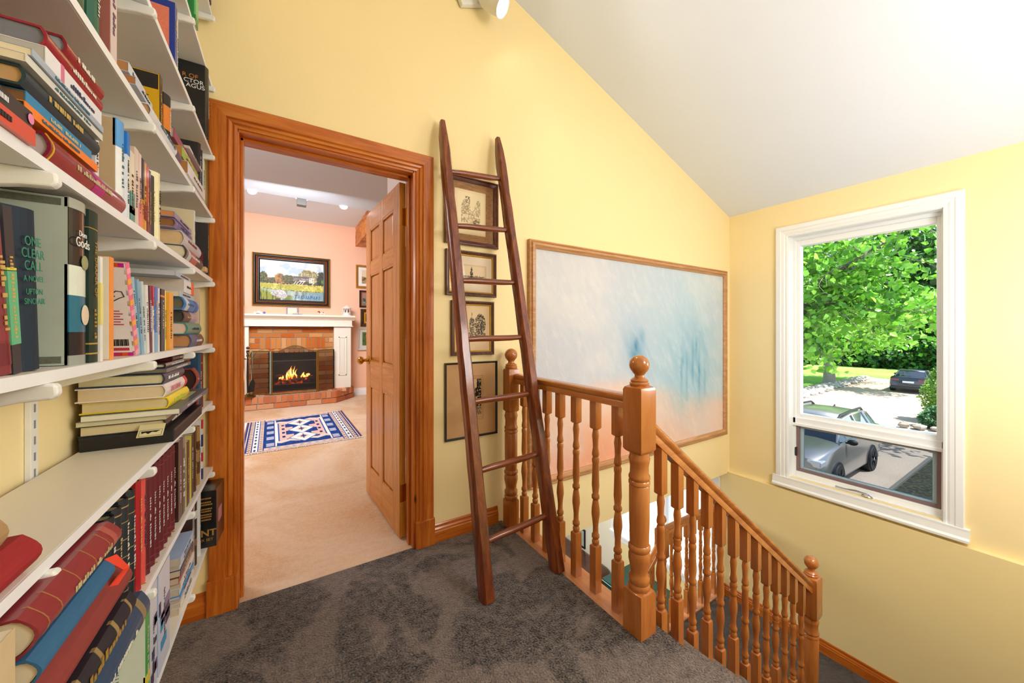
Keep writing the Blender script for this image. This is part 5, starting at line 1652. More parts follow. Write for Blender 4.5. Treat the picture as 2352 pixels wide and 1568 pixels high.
# ---- shelf 5 (sixth from the bottom)
book(5, .80, .875, .225, 'thick dark green leather bound book with pale page edges, high at the upper left', '0E3A30', xf=-.27, page='D8C8A0', bands=[(0, 1, '12463A')], coat=.2)
book(5, .885, .925, .222, 'dark green hardback with a cream curved page edge beside the pinkish spine', '165A48', xf=-.272, page='E0D0A0')
book(5, .935, .962, .205, 'pinkish white upright book with mauve lettering down its spine', 'D8C4C8', hard=False, side='A8645A', texts=[('#14', .014, .6, flat('6A4A6A', .5))])
z5 = SZ[5]
book(5, 1.113, 1.386, .030, 'long white lying book with blue swirls and a dark rounded page end', 'E2E4EC', 'H', z=z5, xf=-.252, page='C49A70', dep=.16, side='2E2438', bands=[(.8, 1, '5A4A68')])
book(5, 1.047, 1.157, .017, 'pale lying paperback with brown page edges, middle of the small pile', 'C4D0E0', 'H', z=z5 + .031, xf=-.262, page='B87A48', hard=False, dep=.15)
book(5, 1.037, 1.141, .020, 'white blue lying paperback with brown page edges, top of the small pile', 'CDD6E6', 'H', z=z5 + .049, xf=-.27, page='C08858', hard=False, dep=.14)
t = book(5, 1.235, 1.257, .165, 'yellow covered upright book with a black corner emblem', '2A2420', hard=False, side='D8A818', page='C89068')
bx('emblem', -.055, -.003, -.0013, 0, .125, .162, INK_K, t)
b = MB()
for k in range(5): b.box(-.07, -.02, -.0013, 0, .065 + k * .01, .067 + k * .01)
b.obj('printed_lines', flat('5A4A18', .6), t)
book(5, 1.31, 1.355, .160, 'black upright hardback with an orange spine label', '221E22', bands=[(.4, .8, 'D87A28')], coat=.1, rough=.6)
book(5, 1.37, 1.69, .026, 'mauve lying hardback, top of the pile before the black leather books', '9A4A68', 'H', z=SZ[5] + .069, hard=False, page='B8A0A0', texts=[('#16', .010, .5, INK_W)])
book(5, 1.419, 1.651, .030, 'lime green spined lying paperback below the mauve one', 'A4C050', 'H', z=SZ[5] + .038, page='C88A50', hard=False, xf=-.258)
book(5, 1.45, 1.725, .037, 'thick white lying paperback with brown page end, at the far right', 'E4E2E6', 'H', z=z5, xf=-.250, page='B47A44', hard=False, dep=.16)
book(5, 1.50, 1.70, .008, 'thin white lying leaflet on top of the mauve hardback', 'D8D8E0', 'H', z=z5 + .096, xf=-.255, page='C8C0B0', hard=False, dep=.15)
book(5, 1.735, 1.765, .215, 'black leather book with torn brown top edge near the door casing', '1E1C22', page='A88460', rough=.6)
book(5, 1.770, 1.795, .205, 'second black leather book with grey page edges near the door casing', '24222A', page='9A8A90', rough=.6)
book(5, 1.80, 1.822, .182, 'white upright booklet with teal lettering beside the door casing', 'EDEDE6', hard=False, texts=[('#14', .012, .5, flat('2A8A8A', .5))])
# ---- shelf 6
book(6, 1.14, 1.155, .17, 'pink and mauve upright book cut off by the picture top', 'E4A8B4', hard=False, side='D8909C')
book(6, 1.36, 1.385, .185, 'blue bordered upright book with red lattice cover', '16389A', hard=False, side='16389A', xf=-.262)
t = [o for o in COL.objects if o.name.startswith('book') and o.parent is None][-1]
bx('lattice_cover', -.13, -.012, -.0014, -.0005, .01, .165, flat('E08068', .6, var=.2, scale=160), t)
book(6, 1.388, 1.402, .18, 'thin white plastic folder next to the blue bordered book', 'E8EAF0', hard=False, name='folder', cat='folder')
book(6, 1.405, 1.415, .172, 'thinnest white folder standing next to the plastic one', 'F2F2F4', hard=False, name='folder', cat='folder')
t = book(6, 1.765, 1.805, .262, 'large black worn hardback with orange and grey title lettering near the casing', '17181C', xf=-.248, dep=.17, side='15171B', page='B8A890', rough=.35)
for body, f, mat_, x in (('R OF', .80, flat('C8803A', .5), -.05), ('CTOR', .73, INK_W, -.04), ('AGUS', .665, INK_W, -.035)):
    text(body, .021, (x, -.0016, .262 * f), (1, 0, 0), (0, 0, 1), mat_, t)
# ---- shelf 7, 8
book(7, 1.50, 1.535, .245, 'grey green and teal upright book high up under the ceiling', '3E9A84', side='A8B0A4', hard=False, bands=[(.3, .6, '7A5A48')])
book(7, 1.56, 1.60, .26, 'bright green patterned upright book on the second highest shelf', '2E8A48', bands=[(.1, .35, '6AC07A'), (.5, .8, '8ABE6A')], hard=False, xf=-.25)
book(8, 1.84, 1.875, .20, 'dark brown book with orange band, alone on the topmost shelf', '3A2820', bands=[(.3, .55, 'D8742A')], xf=-.25)
book(8, 1.80, 1.83, .20, 'black book beside the brown one on the topmost shelf', '26242C', xf=-.25)

# ---- shelf 2 (third from the bottom): long stack with the black box
z2 = SZ[2]
t = thing('flat_black_box', 'flat black box at the bottom of the book stack with the small printed card', 'box', (-.246, 1.265, z2), group=None)
b = MB(); b.box(-.167, 0, 0, .375, 0, .033); b.obj('box', flat('141318', .5, var=.2, scale=30), t, bevel=.002)
b = MB(); b.box(-.168, .0008, -.0008, .3755, .026, .034); b.obj('lid', flat('1B1A24', .4, var=.1), t, bevel=.002)
z = z2 + .034
t = book(2, 1.272, 1.49, .026, 'black hardback lying directly on the flat black box', '16181C', 'H', z=z, xf=-.262, page='D9CBA4', dep=.155)
cdn = thing('bookmark_card', 'cream bookmark card with a black drawing sticking out of the black hardback', 'card', (-.286, 1.256, z + .004), (R(40), 0, 0))
bx('card', -.024, .024, -.02, .018, 0, .0012, flat('E4D8A8', .7), cdn)
b = MB(); b.box(-.021, .021, -.018, -.0174, .0012, .0016); b.box(-.021, .021, .0, .0006, .0012, .0016); b.box(-.021, -.0204, -.018, 0, .0012, .0016); b.box(.0204, .021, -.018, 0, .0012, .0016); b.ext([(-.018, -.003), (-.016, -.010), (-.010, -.007), (-.004, -.012), (.002, -.006), (.010, -.008), (.017, -.003)], 'Z', .0012, .0017); b.obj('drawing', INK_K, cdn)
z += .027
book(2, 1.262, 1.52, .011, 'thin grey paperback lying between the black hardback and the landscape cover', 'BDB8A4', 'H', z=z, xf=-.26, hard=False, page='CFC8A8', dep=.16)
z += .012
book(2, 1.255, 1.66, .014, 'long white edged paperback with a landscape cover, jutting far out to the right', '5A6878', 'H', z=z, xf=-.232, hard=False, page='E4E0D0', dep=.175)
t = [o for o in COL.objects if o.name.startswith('book') and o.parent is None][-1]
bx('cover_label', -.09, -.02, .16, .33, .0141, .0146, flat('CDBE84', .6, var=.3, scale=40), t)
z += .015
book(2, 1.270, 1.49, .029, 'lying book in a bright yellow jacket in the middle of the stack', 'F3D81E', 'H', z=z, xf=-.254, page='DCCB9A', dep=.16, texts=[('#18', .012, .5, flat('B8D848', .5))])
z += .030
book(2, 1.258, 1.485, .033, 'thick lying book with white spine, maroon boards and a red lower corner', 'E9E2E6', 'H', z=z, xf=-.258, page='DCC8A4', dep=.165, bands=[(.88, 1, 'D82A3C')], texts=[('LIFE IS BENET', .018, .4, flat('D85A70', .5))], side='7A1A22')
z += .034
book(2, 1.262, 1.475, .027, 'lying book with green boards and a dark blue spine lettered in white', '26364E', 'H', z=z, xf=-.262, page='D3CBA4', dep=.16, texts=[('#16', .011, .4, INK_W)])
z += .028
book(2, 1.275, 1.56, .010, 'thin grey lying paperback high in the stack', '6A6870', 'H', z=z, xf=-.262, page='7A7468', hard=False, dep=.155)
z += .011
book(2, 1.29, 1.58, .012, 'thin black glossy lying book, top of the stack', '24282E', 'H', z=z, xf=-.266, page='D4CDB8', coat=.6, rough=.25, dep=.14)
z += .0125
book(2, 1.38, 1.66, .012, 'dark red leather book squeezed on top under the shelf above', '4E1518', 'H', z=z, xf=-.27, page='6A2020', dep=.14)
book(2, 1.665, 1.70, .08, 'reddish brown leather book lying low behind the flat black box', '8A3E34', 'H', z=z2, xf=-.262, rough=.6, coat=0, page='3A201A')
book(2, 1.665, 1.71, .075, 'reddish brown leather book lying on its twin behind the yellow jacket', '9A463C', 'H', z=z2 + .082, xf=-.262, rough=.6, coat=0, page='3A201A')
book(2, 1.74, 1.77, .205, 'blue grey upright hardback by the door casing, third shelf', '1E4A6A', rough=.6)
book(2, 1.78, 1.815, .205, 'tall brown leather upright book closest to the casing', '6A2A1E', rough=.6, bands=[(.8, .83, 'A8603A')])
# near left pile on shelf 2
book(2, .36, .676, .045, 'thick red cloth bound book lying at the near left, closest to the viewer', '9A1E24', 'H', z=z2, xf=-.250, rough=.7, coat=0, round_=.35, dep=.165, auto=False)
book(2, .36, .618, .052, 'coarse tan clothbound book lying on the red one', 'A8865C', 'H', z=z2 + .046, xf=-.252, rough=.9, coat=0, round_=.35, dep=.16, auto=False)
book(2, .36, .600, .035, 'very dark teal book lying above the tan one', '14242A', 'H', z=z2 + .099, xf=-.256, rough=.6, coat=0, dep=.16)
book(2, .36, .606, .055, 'dark brown leather book lying topmost of the near left pile', '4A2A22', 'H', z=z2 + .135, xf=-.256, rough=.6, coat=0, round_=.35, dep=.16)

# ---- shelf 1 (second lowest)
z1 = SZ[1]
book(1, .545, .572, .25, 'old dark brown upright book at the near left edge', '4A362E', xf=-.242, rough=.7, coat=0, page='A88A60')
book(1, .574, .598, .25, 'cream spined upright book with faint green lettering at the near left edge', 'D0B890', xf=-.240, hard=False, side='C8AA7C', rough=.7, texts=[('#8', .02, .5, flat('8AA090', .6))])
book(1, .61, .968, .062, 'large dark blue lying volume with white edged board, bottom of the jutting pile', '1B4668', 'H', z=z1, xf=-.222, rough=.4, page='5A6A80', dep=.19, bands=[(.88, .93, '8A7A5A')])
book(1, .61, .898, .040, 'dark navy lying volume with worn gold gothic ornament on its spine', '23222E', 'H', z=z1 + .063, xf=-.224, rough=.6, coat=0, dep=.18, bands=[(.1, .12, '9A8258'), (.3, .33, '9A8258'), (.5, .53, '9A8258'), (.7, .73, '9A8258'), (.9, .92, '9A8258')], texts=[('#16', .02, .5, INK_G)])
book(1, .61, .888, .066, 'thick plain red brown clothbound lying volume in the jutting pile', '8A3632', 'H', z=z1 + .104, xf=-.226, rough=.75, coat=0, round_=.4, dep=.18, auto=False)
book(1, .61, .812, .034, 'worn blue clothbound lying book under the gilt red one', '2E628A', 'H', z=z1 + .171, xf=-.226, rough=.8, coat=0, round_=.35, dep=.17, auto=False)
book(1, .61, .846, .046, 'dark red lying volume with gilt panels, top of the jutting pile', '8A2A34', 'H', z=z1 + .206, xf=-.228, rough=.4, round_=.35, dep=.17, bands=[(.08, .085, 'A87A48'), (.2, .205, 'A87A48'), (.4, .405, 'A87A48'), (.6, .605, 'A87A48'), (.8, .805, 'A87A48'), (.86, .92, 'A8524A')])
rbn = MB(); 
rbn.add([(-.24, .815, z1 + .205), (-.232, .835, z1 + .20), (-.222, .855, z1 + .165), (-.236, .83, z1 + .14), (-.24, .80, z1 + .135), (-.24, .80, z1 + .15), (-.238, .822, z1 + .155), (-.226, .84, z1 + .17), (-.234, .825, z1 + .19)],
        [(0, 1, 8), (1, 2, 7, 8), (2, 3, 6, 7), (3, 4, 5, 6)])
rb_ = rbn.obj('ribbon', flat('E8452E', .5), None); m_ = rb_.modifiers.new('s', 'SOLIDIFY'); m_.thickness = .0012
tag(rb_, 'orange red ribbon bookmark looping out over the worn blue book', 'ribbon')
gold_b = [(.05, .06, 'A8905A'), (.2, .206, 'A8905A'), (.35, .356, 'A8905A'), (.5, .506, 'A8905A'), (.65, .656, 'A8905A'), (.8, .806, 'A8905A'), (.93, .94, 'A8905A')]
for k, (a, c, h) in enumerate(((.935, .965, .222), (.968, .998, .225), (1.003, 1.035, .228), (1.040, 1.070, .232))):
    book(1, a, c, h, 'black and gilt leather bound volume, %s of the four beside the jutting pile' % ('nearest', 'second', 'third', 'farthest')[k], '16232E', bands=gold_b, rough=.45, page='A89468', round_=.3, group='black gilt volumes on the second lowest shelf')
book(1, 1.082, 1.108, .236, 'crimson plain upright volume left of the salmon edged one', 'A81420', rough=.5)
book(1, 1.112, 1.136, .236, 'crimson upright volume with faded salmon spine', 'D8504A', rough=.5, side='A81420')
y = 1.142
mlab = 'maroon leather volume, first of the seven after the crimson ones'
first = None
def copy_tree(o, parent=None):
    c = o.copy(); COL.objects.link(c); c.parent = parent
    for ch in list(o.children):
        copy_tree(ch, c)
    return c
for k in range(7):
    if first is None:
        first = book(1, y, y + .033, .238, mlab, '5E1424', bands=[(.04, .05, '7A2A3A'), (.1, .105, '8A4A4A'), (.3, .305, '7A2A3A'), (.7, .705, '7A2A3A'), (.92, .925, '8A4A4A')], rough=.4, round_=.35, group='maroon leather volumes')
    else:
        o = copy_tree(first); o.location.y = y; o['label'] = 'maroon leather volume, %s of the seven after the crimson ones' % ('first', 'second', 'third', 'fourth', 'fifth', 'sixth', 'seventh and last')[k]
    y += .0365
book(1, 1.42, 1.470, .235, 'dark brown boxed set with a silver grey tag on its side', '38201A', side='3A1C18', hard=False, rough=.4)
t = [o for o in COL.objects if o.name.startswith('book') and o.parent is None][-1]
bx('grey_tag', -.09, -.05, -.0014, 0, .165, .19, flat('8A8A90', .4, .5), t)
book(1, 1.474, 1.500, .236, 'brown and silver spined volume with white lettering down it', '5A4038', hard=False, texts=[('#14', .015, .45, INK_W)], bands=[(.85, 1, '8A7A72')])
book(1, 1.503, 1.512, .234, 'thin grey blue booklet beside the silver lettered volume', 'AEB4BE', hard=False)
book(1, 1.53, 1.565, .205, 'lime yellow sided upright book with dark red spine', '5A1E24', hard=False, side='C8CC4A', texts=[('#10', .013, .55, INK_G)])
book(1, 1.60, 1.625, .212, 'dark maroon upright book with orange lettering, after the lime one', '4A1E1C', side='D8D060', hard=False)
book(1, 1.65, 1.69, .212, 'dark brown mottled upright book near the casing', '3E2C20', side='463224')
book(1, 1.72, 1.75, .213, 'tan and brown patterned upright book near the casing', '9A7A4A', side='6A5030', bands=[(.2, .4, '5A3A20'), (.6, .75, '4A3018')])
book(1, 1.785, 1.797, .225, 'thin red, white and blue striped spine, last before the casing', 'E4E0E4', hard=False, bands=[(0, .18, '2A3A7A'), (.3, .45, 'C83040'), (.55, .75, '2A3A7A'), (.85, 1, 'C83040')])
# gold pointed ribbon ends lying on the shelf in front of the maroon set
for k, (yy_, ang) in enumerate(((1.115, .2), (1.20, .5), (1.27, .05), (1.33, -.1), (1.36, -.5))):
    b = MB(); b.box(-.028, .0, -.002, .002, 0, .0007)
    o = b.obj('ribbon_marker', flat('B8802E', .5), None); o.location = (-.263, yy_, z1 + .0006); o.rotation_euler = (0, 0, ang)
    tag(o, 'golden brown ribbon end on the shelf, %s of five before the maroon volumes' % ('nearest', 'second nearest', 'middle', 'second farthest', 'farthest')[k], 'ribbon', 'gold ribbon ends on the second lowest shelf')

# ---- shelf 0 (lowest)
t = book(0, 1.06, 1.085, .235, 'green spined upright book with a pale printed back cover, under the blue volume', '2E9A4A', hard=False, side='C4D0C8', xf=-.25, bands=[(.3, .4, 'D8C83A')])
b = MB()
for k in range(14): b.box(-.10, -.04, -.0014, 0, .09 + k * .007, .091 + k * .007)
b.obj('printed_lines', flat('4A5048', .6), t)
bx('green_panel', -.10, -.02, -.0013, 0, .01, .05, flat('2E8A3E', .5), t)
bx('book_edge_strip', -.148, -.11, -.0013, 0, .0, .23, flat('1E1E22', .5), t)
def photo_book(a, c, h, lab, seed, edge=None):
    t = book(0, a, c, h, lab, 'C8CCE0', hard=False, side='A8B8DC', xf=-.256)
    rnd = random.Random(seed)
    for k in range(9):
        zz_ = rnd.uniform(.02, h * .6); w = rnd.uniform(.008, (c - a) * .5); y0 = rnd.uniform(0, (c - a) - w)
        bx('spine_picture', .0002, .001, y0, y0 + w, zz_, zz_ + rnd.uniform(.01, .03), flat(rnd.choice(['4A3A5A', '2E3050', '8A7AA0', '6A5A7A', '3A8AB8']), .5), t)
    return t
photo_book(1.115, 1.165, .246, 'pale lilac magazine box with small pictures, left of the dark edged one', 21)
photo_book(1.178, 1.275, .244, 'wide pale blue magazine box with dark collage spines, lowest shelf', 22)
zz0 = SZ[0]
mags = [('cream magazine lying lowest with a brown title strip', 'D8CCC0', .018), ('white magazine lying second from the bottom', 'E6E2DE', .014), ('beige pink magazine lying third from the bottom', 'C8B0A4', .012), ('magazine with a bright blue spine corner', '3A98E0', .008), ('light grey magazine above the bright blue spine', 'C4CACC', .016),
        ('white magazine with black script lettering', 'E8E8E6', .018), ('magazine with dark red spine and white lettering', '9A3A30', .018), ('dark slate grey magazine above the red spined one', '4A4C5C', .018), ('white violet magazine high in the pile', 'DCDCEC', .016), ('blue white topped magazine with a portrait cover, top of the pile', 'B0C4E8', .020)]
zz_ = zz0
for k, (lab, col, th) in enumerate(mags):
    o = book(0, 1.405 + .004 * (k % 3), 1.60 - .012 * (k % 2) - .008 * (k > 6), th, lab, col, 'H', z=zz_, hard=False, xf=-.262 + .003 * (k % 2), dep=.15, page='C8B8A4', name='magazine', cat='magazine', group='magazines piled on the lowest shelf')
    zz_ += th + .0008
book(0, 1.605, 1.618, .232, 'dark brown upright book behind the magazine pile', '3A2420', hard=False)
book(0, 1.625, 1.645, .235, 'grey beige upright book with small lettering right of the magazines', 'B8AAA0', hard=False, side='B8AAA0')
book(0, 1.665, 1.70, .235, 'black upright hardback with a white square and face on its spine', '1A181A', bands=[(.7, .82, 'C8C4C0'), (.3, .4, '8A5A48')])
book(0, 1.735, 1.75, .236, 'thin white upright booklet left of the black box set', 'EEEEF2', hard=False)
t = thing('box_set', 'black boxed set standing out past the shelf end with gold capitals', 'box set', (-.225, 1.785, SZ[0]), (0, 0, R(-4)))
b = MB(); b.box(-.15, 0, 0, .13, 0, .215); b.obj('slipcase', flat('121218', .3, coat=.5, var=.1), t, bevel=.0015)
GD = flat('C8964A', .4, .4, var=0)
text('ANT', .034, (-.035, -.0012, .055), (1, 0, 0), (0, 0, 1), GD, t, bold=.0008)
text('BOX SET', .014, (-.037, -.0012, .03), (1, 0, 0), (0, 0, 1), GD, t)
b = MB(); rg = random.Random(3)
for k in (0, 1.6, 2.6, 4.4, 5.4, 6.8, 7.8, 9):
    x = -.062
    while x < -.016:
        w = rg.uniform(.002, .0045); b.box(x, x + w, -.0012, 0, .185 - k * .009, .190 - k * .009); x += w + .0012
b.obj('small_lettering', GD, t)
bx('spine_picture', .0, .0012, .03, .08, .08, .13, flat('B87A8A', .5), t)
# ------------------------------------------------------------------ outdoors
GZ = -2.9
def ground_mat(name, c0, c1, c2, s1, s2, bump=.3):
    m, ns, ls, b = base_mat(name, .95, spec=.1)
    tc = ns.new('ShaderNodeTexCoord')
    a = nd(ns, 'ShaderNodeTexNoise', Scale=s1, Detail=5.0); f = nd(ns, 'ShaderNodeTexNoise', Scale=s2, Detail=3.0)
    ls.new(tc.outputs['Object'], a.inputs[0]); ls.new(tc.outputs['Object'], f.inputs[0])
    r = ramp(ns, [(.35, c0), (.6, c1)]); ls.new(a.outputs[0], r.inputs[0])
    mx = nd(ns, 'ShaderNodeMix', data_type='RGBA'); mr_ = ns.new('ShaderNodeMapRange'); mr_.inputs[1].default_value = .45; mr_.inputs[2].default_value = .7
    ls.new(f.outputs[0], mr_.inputs[0]); ls.new(mr_.outputs[0], mx.inputs[0]); ls.new(r.outputs[0], mx.inputs[6]); mx.inputs[7].default_value = (*lin(c2), 1)
    ls.new(mx.outputs[2], b.inputs['Base Color'])
    bp = nd(ns, 'ShaderNodeBump', Strength=bump, Distance=.05); ls.new(f.outputs[0], bp.inputs['Height']); ls.new(bp.outputs[0], b.inputs['Normal'])
    return m
GRAVEL = ground_mat('gravel_drive', 'C2AE98', 'B4A18E', 'A6968A', .5, 30)
LAWN = ground_mat('lawn_grass', '6FA03C', '8ABA52', '9CC860', .25, 12)
DIRT = ground_mat('dark_bed', '2E302C', '3E403A', '54563C', .8, 14)  # dark ground colour of the bed
HEDGE_G = ground_mat('woodland_floor', '28401C', '3A5A26', '4A6A30', .4, 5)
struct(bx('floor_outside', 4.2, 200, -80, 120, GZ - .2, GZ, GRAVEL))
lawn = MB().ext([(20, 10.6), (34, 11.2), (44.5, 10.6), (43, 7.0), (41, -20), (56, -30), (70, 60), (20, 60)], 'Z', GZ - .02, GZ + .03).obj('lawn', LAWN)
lawn['kind'] = 'structure'
bed = bx('planting_bed', 4.25, 17.4, -14, 2.62, GZ - .02, GZ + .03, DIRT); tag(bed, 'dark bed beside the silver car with a board edge', 'planting bed')
bx('timber_edging', 4.25, 17.4, 2.62, 2.70, GZ - .02, GZ + .09, flat('6A665C', .8, var=.2), bed)
wf = bx('woodland_floor', 56, 140, -60, 110, GZ - .02, GZ + .05, HEDGE_G); struct(wf)
# exterior face of the house; unseen eave added to keep the sun out
struct(bx('wall_exterior_sun_block_eave', 3.7, 4.75, -3.0, 7.4, 2.46, 2.6, TRIMW))
struct(bx('wall_exterior_cladding', 4.152, 4.2, 3.45, 7.4, -3.0, 2.46, flat('D8D4C8', .7)))

LEAF = attr_mat('leaf_colours', .3, .6, trans=.4)
BARK = flat('8C8478', .9, var=.35, scale=5, bump=.6)
LEAVES = ['7CC03A', '8ED046', '9CDB4E', '5E9C30', 'AEE45E', '86C83E', '4A8626']
def leaf_cloud(name, par, fn, count, size, cols, seed, up=.3):
    """every leaf a small folded heart-like blade placed by fn(rng) -> point"""
    rng = np.random.RandomState(seed)
    P = fn(rng, count)
    count = len(P)
    d = rng.randn(count, 3); d[:, 2] -= .5; d /= np.linalg.norm(d, axis=1)[:, None]
    n = rng.randn(count, 3); n[:, 2] += up * 4; n -= (n * d).sum(1)[:, None] * d; n /= np.linalg.norm(n, axis=1)[:, None]
    s = np.cross(n, d)
    L = size * rng.uniform(.7, 1.3, count)[:, None]
    v = [P, P + d * L * .35 + s * L * .46 + n * L * .10, P + d * L * .8 + s * L * .28 + n * L * .05, P + d * L * 1.12, P + d * L * .8 - s * L * .28 + n * L * .05, P + d * L * .35 - s * L * .46 + n * L * .10]
    V = np.stack(v, 1).reshape(-1, 3)
    k = np.arange(count)[:, None] * 6
    F = np.concatenate([np.concatenate([k + 0, k + 1, k + 2, k + 3], 1), np.concatenate([k + 0, k + 3, k + 4, k + 5], 1)])
    me = bpy.data.meshes.new(name); me.from_pydata(V.tolist(), [], F.tolist())
    pal = np.array([lin(c) for c in cols])
    C = pal[rng.randint(0, len(cols), count)] * rng.uniform(.8, 1.2, count)[:, None]
    C = np.repeat(np.concatenate([C, np.ones((count, 1))], 1), 6, axis=0)
    at = me.color_attributes.new('Col', 'FLOAT_COLOR', 'POINT'); at.data.foreach_set('color', C.astype(np.float32).ravel())
    me.materials.append(LEAF)
    o = bpy.data.objects.new(name, me); COL.objects.link(o); o.parent = par
    return o
def branch(b, p, d, L, r, depth, rnd, tips, bend=.25, drop=0):
    pts = [Vector(p)]; dd = Vector(d).normalized()
    n = 5
    for i in range(n):
        dd = (dd + Vector((rnd.uniform(-bend, bend), rnd.uniform(-bend, bend), rnd.uniform(-bend, bend) * .6 - drop))).normalized()
        pts.append(pts[-1] + dd * (L / n))
    b.tube(pts, [r * (1 - .65 * i / n) for i in range(n + 1)], 7)
    tips += [tuple(q) for q in pts[2:]]
    if depth > 0:
        for i in range(1, n + 1):
            for _ in range(2 if depth > 1 else 1):
                nd_ = (dd + Vector((rnd.uniform(-1, 1), rnd.uniform(-1, 1), rnd.uniform(-.4, .5)))).normalized()
                branch(b, pts[i], nd_, L * .55, r * .4, depth - 1, rnd, tips, bend, drop)
def tips_cloud(tips, spread):
    T = np.array(tips)
    def fn(rng, c):
        return T[rng.randint(0, len(T), c)] + rng.randn(c, 3) * spread
    return fn

# linden behind the rubble border
t1 = thing('linden_tree', 'broad linden tree with pale grey trunk on the lawn behind the stone border', 'tree', (35.7, 10.65, GZ))
b = MB(); rnd = random.Random(3); tips = []
b.tube([(0, 0, -.1), (.02, 0, .4), (0, .05, 1.6), (-.05, .1, 2.6), (-.05, .2, 3.4)], [.50, .38, .33, .33, .30], 14)
for a in np.linspace(0, 2 * PI, 8)[:-1]:
    branch(b, (-.05, .2, 2.7 + rnd.uniform(0, .8)), (math.cos(a), math.sin(a), .75), 4.6, .16, 2, rnd, tips, .22, .02)
branch(b, (-.05, .2, 3.3), (0, 0, 1), 5, .22, 2, rnd, tips)
b.obj('trunk', BARK, t1, smooth=True)
tp = [q for q in tips if q[2] > 3.3]
leaf_cloud('foliage', t1, tips_cloud(tp, .55), 15000, .26, LEAVES, 5)

# nearer tree whose branches reach across the window
t2 = thing('overhanging_tree', 'nearer leafy tree whose long mossy branches reach across the window view', 'tree', (18.2, 9.6, GZ))
b = MB(); rnd = random.Random(12); tips = []
o_ = Vector((18.2, 9.6, GZ))
b.tube([(0, 0, -.1), (0, 0, 1.5), (-.1, -.1, 3.2), (0, -.3, 4.6)], [.34, .26, .24, .2], 12)
def W(x, y, z): return Vector((x, y, z)) - o_
limbs = [
    ([(0, -.3, 4.2), W(18.0, 7.4, 2.0), W(18.2, 5.9, 3.0), W(18.6, 4.6, 4.1), W(19, 3.2, 5.0)], .15),
    ([(0, -.2, 3.8), W(18.0, 7.6, 1.9), W(18.2, 6.3, 2.35), W(18.5, 5.2, 2.2), W(18.8, 4.0, 1.95), W(19, 2.6, 1.75)], .09),
    ([(0, -.2, 3.4), W(18.3, 8.0, 1.4), W(18.4, 6.9, 1.25), W(18.4, 6.3, .75)], .07),
    ([(0, -.2, 4.6), W(17.8, 8.0, 3.6), W(17.8, 6.4, 4.6), W(18, 5.0, 5.6)], .12),
]
for pts, r in limbs:
    pts = [Vector(p) for p in pts]
    fine = []
    for i in range(len(pts) - 1):
        for k in range(4): fine.append(pts[i].lerp(pts[i + 1], k / 4) + Vector((rnd.uniform(-.06, .06), rnd.uniform(-.06, .06), rnd.uniform(-.05, .05))))
    fine.append(pts[-1])
    b.tube(fine, [r * (1 - .8 * i / len(fine)) for i in range(len(fine))], 8)
    for i in range(5, len(fine)):
        for _ in range(3):
            branch(b, fine[i], (rnd.uniform(-.8, .8), rnd.uniform(-1, .5), rnd.uniform(-.45, .6)), rnd.uniform(.9, 1.9), .022, 1, rnd, tips, .3, .06)
b.obj('trunk', BARK, t2, smooth=True)
leaf_cloud('foliage', t2, tips_cloud(tips, .22), 5200, .215, LEAVES, 8)

# woodland edge
def woodtree(x, y, h, r, lab, seed, cols, n=3000, base_=0):
    t = thing('woodland_tree', lab, 'tree', (x, y, GZ), group='trees at the far edge of the lawn')
    b = MB(); b.tube([(0, 0, 0), (.1, 0, h * .4), (0, .1, h * .8)], [.28, .2, .08], 8); b.obj('trunk', flat('4A4438', .9, var=.3, scale=4), t, smooth=True)
    def fn(rng, c):
        q = rng.randn(c, 3); q /= np.linalg.norm(q, axis=1)[:, None]; q *= rng.uniform(.55, 1, (c, 1))
        lump = 1 + .25 * np.sin(q[:, :1] * 5 + seed) * np.cos(q[:, 1:2] * 4)
        return q * lump * np.array([r, r, (h - base_) / 2]) + np.array([0, 0, base_ + (h - base_) / 2])
    leaf_cloud('foliage', t, fn, n, .62, cols, seed, .2)
DK_ = ['2E5A22', '3C6E2A', '4C8434', '24481C', '5A9440']
LT_ = ['6AA43A', '86BE4A', '5A9434', '9CCC5A']
k = 0
for (x, y, h, r, c) in ((61, 23.5, 15, 2.9, DK_), (61, 16.5, 17, 2.9, LT_), (61, 9.5, 15, 2.9, DK_), (61, 2.5, 18, 2.9, LT_), (61, -4.5, 16, 2.9, DK_), (71, 14, 24, 4.4, DK_), (71, 3, 25, 4.4, LT_), (71, 25, 25, 4.4, LT_), (71, -8, 24, 4.4, LT_)):
    nm = ['leftmost dark', 'bright green second', 'dark third', 'bright fourth', 'dark fifth', 'taller dark back row', 'tallest bright back row', 'left bright back row', 'rightmost bright'][k]
    woodtree(x, y, h, r, '%s woodland tree beyond the lawn, seen behind the lindens' % nm, 30 + k, c); k += 1
und = thing('undergrowth', 'dark green undergrowth along the far edge of the lawn', 'undergrowth', (57.5, 8, GZ)); und['kind'] = 'stuff'
leaf_cloud('foliage', und, lambda rng, c: np.stack([rng.uniform(-2.5, -.6, c), rng.uniform(-22, 22, c), rng.uniform(0, 1, c) ** 1.4 * 3.4], 1), 9000, .4, DK_, 77)

